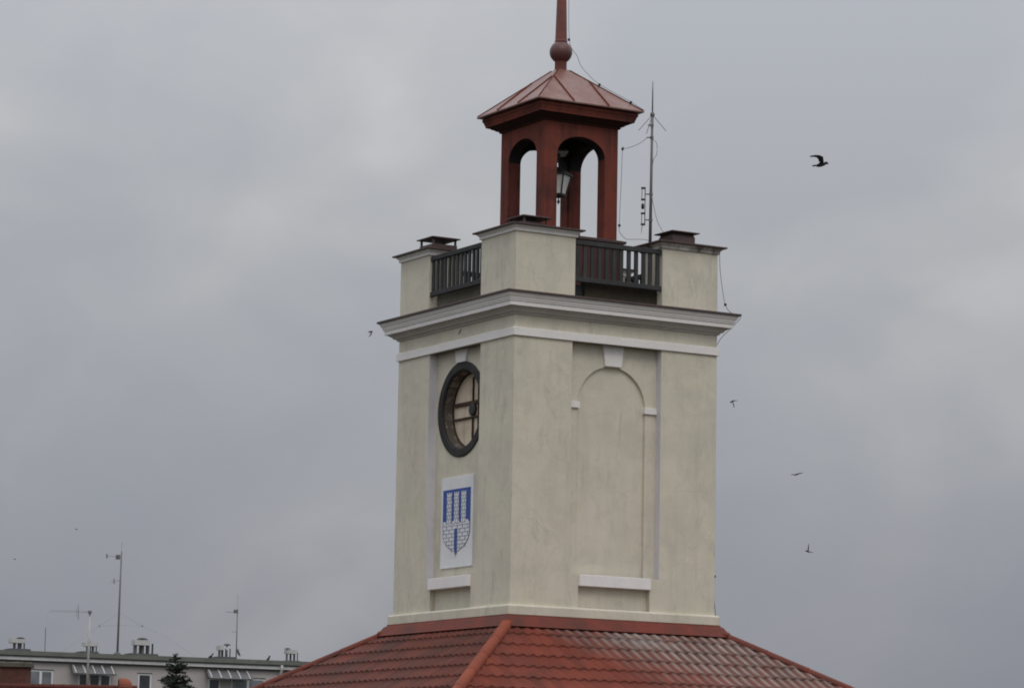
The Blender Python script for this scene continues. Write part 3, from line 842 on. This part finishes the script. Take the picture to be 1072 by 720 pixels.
# ------------------------------------------------------------------ wires
def wire(name, pts, label, cat='cable', r=.010, clips=(), n=6):
    o = MB().tube(catmull(pts, n), r, 5)
    ob = o.build(name, M['wire'], None, (TX, TD, Z0)); ob.rotation_euler = (0, 0, TH)
    tag(ob, label, cat)
    for c_ in clips:
        MB().lathe([(.010, -.03), (.028, -.022), (.028, .022), (.010, .03)], 8, c_).build('clip', M['black'], ob)
    return ob
e1 = ex * .165
hipp = lambda h, up_: Vector((h, -h, roofz(h) + up_))
wire('lightning_conductor',
     [ex * .15 + Vector((0, 0, 16.0)), ex * .155 + Vector((0, 0, 13.7)), ex * .18 + Vector((0, 0, 12.8)), ex * .265 + Vector((0, 0, 12.55)), ex * .36 + Vector((0, 0, 12.42)),
      ex * .45 + Vector((0, 0, 12.2)), hipp(.50, .10), hipp(.62, .06), hipp(.90, .05), hipp(1.12, .05), hipp(1.34, .02)],
     'thin lightning conductor running down the spire and belfry roof hip', 'conductor', .0055, (hipp(.62, .05), hipp(1.12, .04), ex * .17 + Vector((0, 0, 12.79))))
mast_at = lambda z_, o_=0: Vector((MBX + .01, MBY, z_ - .095)) + ex * o_
cl1, cl2 = Vector((1.0, -1.0, 10.30)), Vector((.965, -.965, 8.62))
wire('antenna_cable', [mast_at(10.54, -.09), mast_at(10.42, -.24), mast_at(10.33, -.42), cl1 + Vector((.04, -.02, .01)), cl1, Vector((.985, -.985, 9.6)), cl2, cl2 + ex * .02 + Vector((0, 0, -.16)),
                       cl2 + ex * .14 + Vector((0, 0, -.29)), mast_at(8.31, -.40), mast_at(8.31, -.12), mast_at(8.27, -.02)],
     'slack cable looping from the radio mast down the belfry corner', 'cable', .0055, (cl1, cl2))
wire('coaxial_cable', [mast_at(10.50, .03), mast_at(10.4, .11), mast_at(10.18, .11), mast_at(9.98, .03), mast_at(9.3, .02), mast_at(9.0, .07), mast_at(8.7, .15), mast_at(8.47, .28), mast_at(8.40, .36)],
     'thin cable hanging off the right side of the radio mast', 'cable', .0055)
pc = Vector((2.64, -2.60, 6.84))
wire('corner_conductor', [Vector((2.56, -2.48, 7.95)), Vector((2.565, -2.50, 7.6)), Vector((2.60, -2.55, 7.15)), pc, Vector((2.72, -2.7, 6.66)), Vector((2.89, -2.82, 6.58)), Vector((2.80, -2.62, 6.36)), Vector((2.58, -2.45, 6.05)),
                          Vector((2.535, -2.40, 5.6)), Vector((2.512, -2.40, 3.0)), Vector((2.515, -2.42, 1.0)), Vector((2.61, -2.42, .0))],
     'thin lightning conductor dropping past the cornice on the tower right corner', 'conductor', .0065, (pc, Vector((2.535, -2.44, 1.04))))

# ------------------------------------------------------------------ far left: long apartment block
P0, P1 = at(0, 682, 226), at(300, 693.6, 234)
fu = Vector((P1.x - P0.x, P1.y - P0.y, 0)).normalized()
fo = Vector((fu.y, -fu.x, 0))               # outward, towards the camera
ROOFZ = P0.z
block = empty('apartment_block', (P0.x, P0.y, 0), math.atan2(fu.y, fu.x))
tag(block, 'long pale flat roofed apartment block with awnings behind the tiled roofs', 'building')
def fac(px, py, d=0.0):
    """facade coordinates (s along the wall, height) of a point on the wall plane pushed out by d"""
    dr = ray(px, py); o0 = Vector((0, 0, EYE)); q = P0 + fo * d
    t_ = (q - o0).dot(fo) / dr.dot(fo); p = o0 + dr * t_
    return (p - P0).dot(fu), p.z
S0, S1 = fac(-260, 690)[0], fac(430, 690)[0]
z_roof = fac(100, 683.5)[1]; 
zt = lambda py: fac(100, py)[1]
WT = zt(695)
MB().box(S0, S1, 0, 11.5, 0, WT).build('wall', M['block_wall'], block)
MB().box(S0 - .1, S1 + .1, -.18, 11.6, WT + .001, WT + .10).build('eaves_shadow_strip', M['block_dark'], block)  # dark strip painting in the shade line under the eaves
MB().box(S0 - .2, S1 + .2, -.36, 11.7, WT + .102, WT + .33).build('fascia', M['block_trim'], block)
MB().box(S0 - .25, S1 + .25, -.43, 11.75, WT + .333, WT + .415).build('gutter', M['block_dark'], block)
rf = MB().prism([(-.50, WT + .418), (11.9, WT + .418), (11.9, WT + .70), (5.8, WT + .86), (-.46, WT + .72)], S0 - .3, S1 + .3, lambda a, b, d: (d, a, b))
rf.build('roof', M['block_roof'], block)
def window(px0, px1, pyt, panes, glass, hgt=1.45):
    s0, zt_ = fac(px0, pyt); s1, _ = fac(px1, pyt); z0 = zt_ - hgt
    fr_ = MB(); w_ = .07
    fr_.box(s0, s1, -.03, .05, zt_ - w_, zt_); fr_.box(s0, s1, -.03, .05, z0, z0 + w_)
    for i in range(panes + 1):
        x = s0 + (s1 - s0) * i / panes
        hw_ = .06 if 0 < i < panes else 0
        a, b = (s0, s0 + .10) if i == 0 else ((s1 - .10, s1) if i == panes else (x - .085, x + .085))
        fr_.box(a, b, -.034, .054, z0 + w_, zt_ - w_)
    o = fr_.build('window', M['pvc'], block)
    MB().box(s0 + .05, s1 - .05, -.012, .02, z0 + .04, zt_ - .04).build('pane', glass, o)
    MB().box(s0 - .08, s1 + .08, -.12, .02, z0 - .06, z0 - .003).build('sill', M['block_trim'], o)
    MB().box(s0 - .04, s1 + .04, -.045, .02, zt_ + .003, zt_ + .09).build('lintel', M['block_dark'], o)
window(30, 55.5, 701.0, 2, M['pane_net'])
window(82, 116, 705.0, 3, M['pane'], 2.1)
window(144.5, 158.5, 705.0, 1, M['pane'])
window(218, 230.5, 710.0, 1, M['pane'], 2.1)
window(242, 277, 709.5, 2, M['pane_net'], 1.4)
window(-40, -14, 700.0, 2, M['pane']); window(340, 366, 712, 2, M['pane_net'])
def awning(px0, px1, pyt, pyb):
    s0, z1 = fac(px0, pyt); s1, _ = fac(px1, pyt); z0 = fac(px0, pyb, 1.0)[1]
    a = empty('awning'); a.parent = block
    n_ = 8
    cur = [(-.02 - 1.05 * (i / n_), z1 + (z0 - z1) * (i / n_) ** 1.5) for i in range(n_ + 1)]
    sh = MB(); vs = []
    for y, z in cur: vs += [(s0, y, z), (s1, y, z)]
    for y, z in cur: vs += [(s0, y + .01, z - .02), (s1, y + .01, z - .02)]
    fs = [(2 * i, 2 * i + 1, 2 * i + 3, 2 * i + 2) for i in range(n_)] + [(18 + 2 * i, 18 + 2 * i + 2, 18 + 2 * i + 3, 18 + 2 * i + 1) for i in range(n_)]
    sh.add(vs, fs, True); a_ = sh.build('awning_sheet', M['awning'], block, fix=False)
    bpy.data.objects.remove(a)
    a_.name = 'awning'
    for i in range(5):
        x = s0 + (s1 - s0) * (.06 + .88 * i / 4)
        MB().tube([(x, y - .01, z + .02) for y, z in cur], .045, 5).build('rib', M['block_trim'], a_)
    MB().box(s0, s1, -1.05, -1.0, z0 - .06, z0 + .02).build('front_bar', M['block_dark'], a_)
awning(73, 118, 695.5, 704)
awning(214.5, 260, 700.5, 709)
s_, _ = fac(292.7, 700)
MB().tube([(s_, -.50, WT + .40), (s_, -.46, WT + .1), (s_, -.1, WT - .35), (s_, -.1, 0)], .10, 8).build('downpipe', M['block_trim'], block)

# chimney vents on its roof
def vent(px, pyb, w_px, h_px, hood, kind):
    """kerb, pipes, hood; measured along the facade"""
    s_, zb = fac(px, pyb, -3.5); scale = (fac(px + 10, pyb, -3.5)[0] - s_) / 10
    zb = WT + .80
    w_, h_ = w_px * scale, h_px * scale * .98
    MB().box(s_ - w_ * .60, s_ + w_ * .60, 3.2, 4.3, zb - .12, zb + h_ * .14).build('chimney', M['block_dark'], block)
    ch = C.objects[-1] if False else [o for o in block.children if o.name.startswith('chimney')][-1]
    pp = MB()
    for q in kind: pp.lathe([(w_ * .085, zb + h_ * .15), (w_ * .085, zb + h_ * .62)], 8, (s_ + q * w_, 3.75, 0))
    pp.build('flue', M['metal'], ch)
    pq = MB()
    for q in kind: pq.lathe([(w_ * .04, zb + h_ * .15), (w_ * .04, zb + h_ * .7)], 6, (s_ + (q + .18) * w_, 3.5, 0))
    pq.build('stay', M['black'], ch)
    if hood:
        hx = s_ + hood[0] * w_
        MB().box(hx - hood[1] * w_, hx + hood[1] * w_, 3.3, 4.2, zb + h_ * .60, zb + h_ * .86).build('hood', M['hoodwhite'], ch)
        if hood[2] is not None:
            MB().lathe([(.02 + w_ * .26, zb + h_ * .90), (w_ * .20, zb + h_ * .97), (w_ * .08, zb + h_)], 12, (s_ + hood[2] * w_, 3.75, 0)).build('cowl', M['black'], ch)
        MB().tube([(s_ + hood[2] * w_ if hood[2] is not None else hx, 3.75, zb + h_ * .8), (s_ + hood[2] * w_ if hood[2] is not None else hx, 3.75, zb + h_ * .93)], .05, 6).build('spindle', M['black'], ch)
vent(20, 681, 17, 16, (-.12, .42, .12), (-.25, .12))
vent(95, 683, 14, 15, (.0, .48, None), (-.20, .22))
vent(147, 685, 22, 20, (.05, .36, .12), (-.22, .12, .38))
vent(235, 688, 14, 17, (-.28, .14, .25), (-.32, -.10, .22))
vent(305.5, 691, 12, 15, (-.02, .40, -.3), (-.35, -.02, .30))
# parapet clutter: low kerbs
for px, pyb, w_ in ((150, 685, 30), (236, 689, 22), (20, 682, 22), (93, 684, 18)):
    s_, _ = fac(px, pyb, -3.2)
    MB().box(s_ - w_ * .033, s_ + w_ * .033, 2.9, 4.6, WT + .66, WT + 1.02).build('roof_kerb', M['block_dark'], block)

def on_roof(px, py, back=3.0):
    dr = ray(px, py); o0 = Vector((0, 0, EYE)); q = P0 - fo * back
    t_ = (q - o0).dot(fo) / dr.dot(fo)
    return o0 + dr * t_

def yagi(mb, p, q, n_, ln_, axis, r=.012):
    p, q = Vector(p), Vector(q); mb.tube([p, q], r, 4)
    for i in range(n_):
        c_ = p.lerp(q, (i + .3) / n_); mb.tube([c_ - axis * ln_ * (1 - .3 * i / n_), c_ + axis * ln_ * (1 - .3 * i / n_)], r * .8, 4)
AX = Vector((.25, .85, .30)).normalized()
# tall mast
b0, t0 = on_roof(122.7, 686), on_roof(127.3, 577)
am = empty('antenna_mast', b0); 
tag(am, 'tall leaning antenna mast with guy wires on the apartment block roof', 'antenna')
rel = lambda p: Vector(p) - b0
MB().tube([(0, 0, -.7), rel(t0).lerp(Vector((0, 0, 0)), .5), rel(t0)], [.085, .065, .05], 6).build('pole', M['metal'], am)
MB().tube([rel(t0), rel(on_roof(127.6, 567))], .010, 4).build('whip', M['metal'], am)
MB().lathe([(.30, -.15), (.28, .12), (.08, .28)], 8).build('foot', M['block_dark'], am)
y_ = MB(); yagi(y_, rel(on_roof(127, 583)), rel(on_roof(112, 581.5)), 4, .10, AX, .013)
y_.tube([rel(on_roof(111.8, 579.5)), rel(on_roof(111.8, 584))], .05, 5)
y_.box(-.35, -.05, -.05, .05, -.22, .1, M=Matrix.Translation(rel(on_roof(126.5, 582)))); y_.build('yagi', M['metal'], am)
y_ = MB(); yagi(y_, rel(on_roof(126, 607)), rel(on_roof(116, 609)), 3, .12, AX, .013)
y_.tube([rel(on_roof(119.3, 605)), rel(on_roof(119.6, 611))], .03, 4); y_.build('yagi', M['metal'], am)
gy = MB()
k1 = rel(on_roof(124.8, 641))
for a, b in ((104, 655), (149, 655)):
    p = rel(on_roof(a, b)); gy.tube([k1, p], .0045, 4); gy.lathe([(.01, -.06), (.06, 0), (.01, .06)], 6, p)
gy.tube([rel(on_roof(104, 655)), rel(on_roof(84, 670)), rel(on_roof(64, 682))], .0035, 4)
gy.tube([rel(on_roof(149, 655)), rel(on_roof(170, 664)), rel(on_roof(205, 687))], .0035, 4)
gy.tube([rel(on_roof(104, 655)), rel(on_roof(124, 653.8)), rel(on_roof(149, 655))], .0035, 4)
gy.build('guy_wire', M['wire'], am)
# second mast with a dish
b0 = on_roof(247.2, 690); t0 = on_roof(248.6, 637)
a2 = empty('antenna_mast', b0); tag(a2, 'thin antenna mast with small dish near the foot on the block roof', 'antenna')
MB().tube([(0, 0, -.7), rel(t0)], [.045, .035], 6).build('pole', M['metal'], a2)
MB().tube([rel(t0), rel(on_roof(249, 622))], .008, 4).build('whip', M['metal'], a2)
y_ = MB(); yagi(y_, rel(on_roof(248.5, 640.5)), rel(on_roof(236.5, 640.3)), 4, .14, AX, .013)
y_.box(-.25, .06, -.05, .05, -.10, .14, M=Matrix.Translation(rel(on_roof(248.3, 640)))); y_.build('yagi', M['metal'], a2)
y_ = MB(); yagi(y_, rel(on_roof(248, 661.3)), rel(on_roof(242.5, 660.7)), 2, .1, AX, .012); y_.build('yagi', M['metal'], a2)
dm = MB().lathe([(.02, 0), (.16, .03), (.27, .10), (.31, .16), (.30, .16), (.25, .11), (.02, .02)], 14, cap0=False, cap1=False,
    M=Matrix.Translation(rel(on_roof(248.3, 683))) @ Matrix.Rotation(rad(70), 4, 'Y')); dm.build('dish', M['metal'], a2)
# thin rod
b0 = on_roof(47, 683)
a3 = empty('antenna_rod', b0); tag(a3, 'thin whip antenna on the block roof beside the leftmost chimney vent', 'antenna')
MB().tube([(0, 0, -.7), rel(on_roof(47.8, 657))], .03, 5).build('rod', M['metal'], a3)
MB().tube([rel(on_roof(47.8, 657.5)), rel(on_roof(49, 648)), rel(on_roof(51, 640))], .003, 4).build('whip', M['wire'], a3)

# ------------------------------------------------------------------ near left: roof with brick chimney and aerial
HY = 108.0
rid = at(60, 716.5, HY); rend = at(136, 718.2, HY)
house = empty('tiled_house', (rid.x, rid.y, 0))
tag(house, 'low house with red tiled ridge at the bottom left corner', 'building')
x0, x1 = -9.0, rend.x - rid.x
zr_ = rid.z
mt_roof = M['tile']
hr = MB().prism([(-4.6, zr_ - 2.6), (0, zr_ - .05), (4.6, zr_ - 2.6), (4.6, zr_ - 2.75), (0, zr_ - .22), (-4.6, zr_ - 2.75)], x0, x1, lambda a, b, d: (d, a, b))
hr.build('roof', M['old_red'], house)
hwl = MB().prism([(-4.2, 0), (4.2, 0), (4.2, zr_ - 2.56), (0, zr_ - .25), (-4.2, zr_ - 2.56)], x0 + .2, x1 - .25, lambda a, b, d: (d, a, b)); hwl.build('wall', M['block_wall'], house)
rc = MB(); t_ = x0
while t_ < x1 - .05:
    n_ = 8; vs = []
    for xx, r in ((t_, .11), (t_ + .33, .12), (t_ + .34, .10)):
        for i in range(n_ + 1):
            a = math.pi * i / n_; vs.append((xx, r * 1.1 * math.cos(a), zr_ - .09 + r * math.sin(a)))
    fs = [(i * 9 + j, i * 9 + j + 1, (i + 1) * 9 + j + 1, (i + 1) * 9 + j) for i in range(2) for j in range(n_)]
    rc.add(vs, fs, True); t_ += .33
rc.build('ridge_cap', M['old_red'], house)
# hooded clay vent tile at the ridge end: a half barrel open to the left
vt = MB()
c0 = at(130.5, 718, HY - .3) - house.location
px_m = HY / F
vs = []; n_ = 12
rings = [(-.20, .26, .30), (.02, .27, .32), (.16, .24, .26), (.235, .15, .12)]
for dx_, rw, rh in rings:
    for i in range(n_ + 1):
        a = math.pi * i / n_
        vs.append((c0.x + dx_ + .0 * math.sin(a), c0.y + rw * math.cos(a), c0.z - .05 + rh * math.sin(a)))
for dx_, rw, rh in ((-.20, .225, .265), (.02, .23, .28), (.15, .2, .22)):
    for i in range(n_ + 1):
        a = math.pi * i / n_
        vs.append((c0.x + dx_, c0.y + rw * math.cos(a), c0.z - .05 + rh * math.sin(a)))
fs = []
for r_ in list(range(3)) + [4, 5]:
    for j in range(n_): q = r_ * 13 + j; fs.append((q, q + 1, q + 14, q + 13))
for j in range(n_): fs.append((j, j + 1, 52 + j + 1, 52 + j))
fs.append(tuple(range(39, 52))); fs.append(tuple(range(52 + 26, 52 + 39)))
RT = Matrix.Translation((c0.x, c0.y, 0)) @ Matrix.Rotation(rad(12), 4, 'Z') @ Matrix.Translation((-c0.x, -c0.y, 0))
vt.add(vs, fs, True, M=RT); vt.build('ridge_end_tile', M['clay'], house, fix=False)
bc = at(16, 694, HY + 1.2) - house.location
ch = MB().box(bc.x - .455, bc.x + .455, bc.y - .3, bc.y + .5, zr_ - 1.2, bc.z - .13).build('chimney', M['brick'], house)
capm = MB().box(bc.x - .54, bc.x + .54, bc.y - .39, bc.y + .58, bc.z - .128, bc.z)
for i in range(9): capm.lathe([(.09, 0), (.07, .03), (.02, .05)], 7, (bc.x - .48 + .12 * i, bc.y - .30 + random.uniform(0, .5), bc.z - .004))
capm.build('chimney_cap', M['mossy_cap'], ch)
# aerial on that roof
b0 = at(91.3, 718, HY + .05); t0 = at(94.2, 640, HY + .05)
a4 = empty('television_aerial', b0); tag(a4, 'pale pole with long horizontal aerial rising from the near red ridge', 'antenna')
MB().tube([(0, 0, -.3), rel(t0).lerp(Vector((0, 0, 0)), .45), rel(t0)], [.042, .036, .030], 8).build('pole', M['light_metal'], a4)
y_ = MB()
pa, pb_ = rel(at(97, 640.5, HY)), rel(at(53, 639.0, HY))
y_.tube([pa, pa.lerp(pb_, .3), pb_], [.009, .0028, .0022], 4)
for i in range(15):
    c_ = pa.lerp(pb_, .16 + .84 * i / 14); y_.tube([c_ - AX * .16, c_ + AX * .16], .003, 4)
y_.build('yagi', M['wire'], a4)
y_ = MB(); y_.tube([rel(at(82, 632.5, HY)), rel(at(82.2, 648, HY))], .008, 4); y_.tube([rel(at(80.3, 636, HY)), rel(at(80.3, 646, HY))], .005, 4)
y_.box(-.05, .05, -.03, .03, -.05, .05, M=Matrix.Translation(rel(at(94, 640.5, HY)))); y_.build('dipole', M['metal'], a4)

# ------------------------------------------------------------------ spruce
tp = at(184.3, 684.5, 150)
tree = empty('spruce_tree', (tp.x, tp.y, 0)); tag(tree, 'dark green spruce tip in front of the apartment block', 'tree')
HT = tp.z
MB().tube([(0, 0, 0), (0, 0, HT * .5), (.03, 0, HT - 1.0), (0, 0, HT - .1)], [.22, .12, .03, .008], 8).build('trunk', M['bark'], tree)
cw = MB(); rnd = random.Random(5)
def needle_spray(p, d, L, dens):
    sidev = d.cross(Vector((0, 0, 1))); sidev.normalize(); upv = sidev.cross(d)
    for i in range(dens):
        t_ = rnd.random() ** .8
        c_ = p + d * (L * t_) + Vector((0, 0, -.10 * L * t_ * t_))
        w_ = (1 - .6 * t_) * .36 * L * rnd.uniform(.3, 1) * rnd.choice((-1, 1))
        e_ = c_ + sidev * w_ + d * abs(w_) * .8 + upv * rnd.uniform(-.14, .16) * L
        q = (e_ - c_); q2 = q.cross(Vector((rnd.uniform(-1, 1), rnd.uniform(-1, 1), rnd.uniform(-.3, 1)))); 
        if q2.length < 1e-4: continue
        q2.normalize(); r = rnd.uniform(.018, .04)
        cw.add([c_ - q2 * r, c_ + q2 * r, e_ + q2 * r * .3, e_ - q2 * r * .3], [(0, 1, 2, 3)])
hz = .05
while hz < HT - 1.5:
    R0 = min(.10 + .50 * hz ** .95, 3.2)
    nb = 5 if hz < .4 else (7 if hz < 3 else 8)
    for b_ in range(nb):
        az = rnd.uniform(0, 2 * math.pi); L = R0 * rnd.uniform(.45, 1.45)
        el = rad(rnd.uniform(5, 45)) if hz < .9 else rad(rnd.uniform(-12, 28))
        d = Vector((math.cos(az) * math.cos(el), math.sin(az) * math.cos(el), math.sin(el)))
        p = Vector((0, 0, HT - hz - .1 * rnd.random()))
        cw.tube([p, p + d * L * .95 + Vector((0, 0, -.09 * L))], [.012 + .008 * L, .005], 4)
        needle_spray(p, d, L, int((60 if hz < 3.2 else 26) * (.3 + L)))
    hz += .15 if hz < 3.2 else .42
for i in range(60):
    p = Vector((0, 0, HT - rnd.random() * .35)); az = rnd.uniform(0, 6.28)
    e_ = p + Vector((math.cos(az) * .06, math.sin(az) * .06, .09)); q2 = Vector((-math.sin(az), math.cos(az), 0)) * .012
    cw.add([p - q2, p + q2, e_ + q2 * .3, e_ - q2 * .3], [(0, 1, 2, 3)])
cw.build('crown', M['needle'], tree, fix=False)

# ------------------------------------------------------------------ birds
def ellipsoid(mb, c, d, L, r, n=10, m_=8, r2=None):
    d = Vector(d).normalized(); a = d.cross(Vector((0, 0, 1)))
    if a.length < .05: a = d.cross(Vector((1, 0, 0)))
    a.normalize(); b = d.cross(a)
    rings = []
    vs = []
    for i in range(m_ + 1):
        t_ = -1 + 2 * i / m_
        rr = math.sqrt(max(0, 1 - t_ * t_)) + .02
        for k in range(n):
            g_ = 2 * math.pi * k / n
            vs.append(Vector(c) + d * (L * t_) + a * (r * rr * math.cos(g_)) + b * ((r2 or r) * rr * math.sin(g_)))
    fs = [(i * n + k, i * n + (k + 1) % n, (i + 1) * n + (k + 1) % n, (i + 1) * n + k) for i in range(m_) for k in range(n)]
    fs += [tuple(reversed(range(n))), tuple(range(m_ * n, m_ * n + n))]
    mb.add(vs, fs, True)
def vane(mb, secs, th):
    """a wing or tail: sections (leading edge point, trailing edge point), lens shaped"""
    vs = []
    for a, b in secs:
        a, b = Vector(a), Vector(b)
        nrm = Vector((0, -1, 0)) if True else None
        mid = a.lerp(b, .35)
        th_ = max(th, .022)
        vs += [a, mid + Vector((0, -th_, th_ * .4)), b, mid + Vector((0, th_, -th_ * .4))]
    fs = []
    for i in range(len(secs) - 1):
        for k in range(4):
            q, w = i * 4 + k, i * 4 + (k + 1) % 4; fs.append((q, w, w + 4, q + 4))
    fs.append((3, 2, 1, 0)); e_ = (len(secs) - 1) * 4; fs.append((e_, e_ + 1, e_ + 2, e_ + 3))
    mb.add(vs, fs, True)
def bird(name, px, py, Y, mb, label, mat, group='birds flying round the tower'):
    o = mb.build(name, mat, None, at(px, py, Y))
    tag(o, label, 'bird', group)
    rm = o.modifiers.new('skin', 'REMESH'); rm.mode = 'VOXEL'; rm.voxel_size = .007; rm.use_smooth_shade = True
    return o
# the big dark bird: pixel offsets of its outline at 80 m -> metres (x right, y away, z up)
u_ = 80 / F
def pp(dx, dy, dz=0.0): return (dx * u_, dz, -dy * u_)
b_ = MB()
ellipsoid(b_, pp(1.0, 1.9), (1, .2, .30), 6.0 * u_, 2.15 * u_)
ellipsoid(b_, pp(6.4, -.1), (1, .1, .1), 2.1 * u_, 1.6 * u_)
vane(b_, [(pp(7.4, -.5), pp(7.2, .7)), (pp(9.4, .8), pp(9.3, 1.0))], .012)
vane(b_, [(pp(-3, 1.6), pp(-3, 3.4)), (pp(-8.4, 2.6), pp(-8.2, 4.2))], .014)
vane(b_, [(pp(4.2, 1.0, -.03), pp(-2.4, 2.2, .02)), (pp(3.6, -2.2, -.14), pp(-2.4, .2, -.12)), (pp(2.8, -5.2, -.20), pp(-3.4, -2.4, -.18)), (pp(-1.4, -6.6, -.24), pp(-4.6, -3.6, -.22)), (pp(-6.4, -6.4, -.26), pp(-7.4, -4.0, -.26)), (pp(-12.2, -4.9, -.28), pp(-11.6, -3.8, -.28))], .016)
vane(b_, [(pp(4.8, .0, .05), pp(1.0, 1.2, .06)), (pp(7.4, -2.0, .22), pp(5.2, -.8, .2)), (pp(10.2, -3.4, .42), pp(9.8, -2.6, .42))], .012)
bird('flying_crow', 858.5, 170.8, 80, b_, 'large black bird with bent raised wing, high right of the belfry', M['birdskin'])
def small(px, py, Y, body, wings, label, tail=None, br=.9):
    global u_
    u_ = Y / F
    mb = MB()
    (x0_, y0_), (x1_, y1_) = body
    c_ = ((x0_ + x1_) / 2, (y0_ + y1_) / 2)
    L = math.hypot(x1_ - x0_, y1_ - y0_) / 2
    d = Vector(((x1_ - x0_), .1, -(y1_ - y0_)))
    ellipsoid(mb, pp(*c_), d, L * u_, br * u_)
    for w_ in wings:
        secs = []
        for (x, y, ch_, dz) in w_:
            secs.append((pp(x - ch_ * .5, y - ch_ * .35, dz), pp(x + ch_ * .5, y + ch_ * .35, dz + .01)))
        vane(mb, secs, .010)
    return bird('flying_swift', px, py, Y, mb, label, M['swift'])
small(767, 421, 110, [(-3.2, .4), (2.2, -2.2)], [[(-.2, -1, 1.6, 0), (.6, 1.6, 1.8, -.05), (1.4, 5.6, 1.0, -.08)], [(0.5, -1.4, 1.2, .05), (3, -2.6, .9, .2), (6, -3.4, .5, .4)]], 'small bird with drooping wing closest to the tower right edge')
small(834, 496, 115, [(-3, 1.2), (2.2, -.2)], [[(-.6, .8, 1.6, 0), (-4, 1.2, 1.2, -.2), (-6.6, 1.8, .6, -.3)], [(.4, .2, 1.6, 0), (3.6, -1.2, 1.3, .1), (7, -1.8, .5, .2)]], 'small gliding bird with flat outspread wings, right of the tower')
small(846, 576.5, 110, [(-3.2, -.4), (2.4, 1.2)], [[(0, 0, 1.5, 0), (.2, -3.4, 1.4, -.05), (.3, -7.6, .5, -.08)], [(1, .4, 1.3, .05), (3.6, .4, 1, .25), (6.2, .4, .8, .35)]], 'small bird with one wing straight up, lowest on the right')
small(388.5, 348, 95, [(-3.2, -.2), (2, -1.4)], [[(.8, -1, 1.4, 0), (0.2, 1.6, 1.3, -.05), (-2, 5.2, .5, -.08)], [(-.6, -1.4, 1.2, .05), (-3.6, -1.6, .8, .2), (-6, -1.4, .4, .4)]], 'small forked bird just left of the tower cornice')
small(481.8, 347, 69, [(-2.0, 3.2), (1.6, -3.6)], [[(-.2, .4, 1.5, 0), (1.0, -2.0, 1.3, -.2), (2.2, -5.2, .5, -.35)], [(-.4, .6, 1.2, 0), (-1.2, 2.8, 1.0, -.1), (-1.8, 5.2, .5, -.2)]], 'small dark bird crossing the frieze above the clock', br=.8)
small(15.5, 585, 260, [(-1.0, .2), (1.0, -.2)], [[(0, 0, .8, 0), (-1.2, -.5, .4, -.1)], [(0, 0, .8, 0), (1.2, -.5, .4, .1)]], 'tiny distant bird low at the left edge of the sky', br=.5)
small(80, 553.7, 260, [(-1.0, .1), (1.0, 0)], [[(0, 0, .8, 0), (-1.4, -.4, .4, -.1)], [(0, 0, .8, 0), (1.4, -.4, .4, .1)]], 'tiny distant bird above the aerials at left', br=.5)
# pigeons sitting on the block roof
for px, py, lean, lab in ((220.3, 688.2, .5, 'pigeon perched on the roof left of the dish mast'), (280.7, 691.5, .1, 'pigeon perched on the roof near the rightmost chimney vent')):
    mb = MB()
    ellipsoid(mb, (0, 0, .22), (.6 + lean, .1, .8), .26, .11); ellipsoid(mb, (.10 + lean * .22, 0, .47), (1, 0, .2), .10, .075)
    vane(mb, [((-.08, 0, .12), (-.02, 0, .04)), ((-.3 - lean * .1, 0, -.02), (-.27, 0, -.06))], .02)
    for yy in (-.04, .04): mb.tube([(.02, yy, .14), (.03, yy, .0)], .014, 5)
    p = on_roof(px, py, 1.6); p.z = ROOFZ + 0; 
    o = mb.build('perched_pigeon', M['birdskin'], None, (p.x, p.y, 0)); o.location.z = WT + .72 + (1.6 + .46) / 6.26 * .14 - .01
    o.scale = (.72, .72, .72)
    tag(o, lab, 'bird', 'pigeons perched on the block roof')
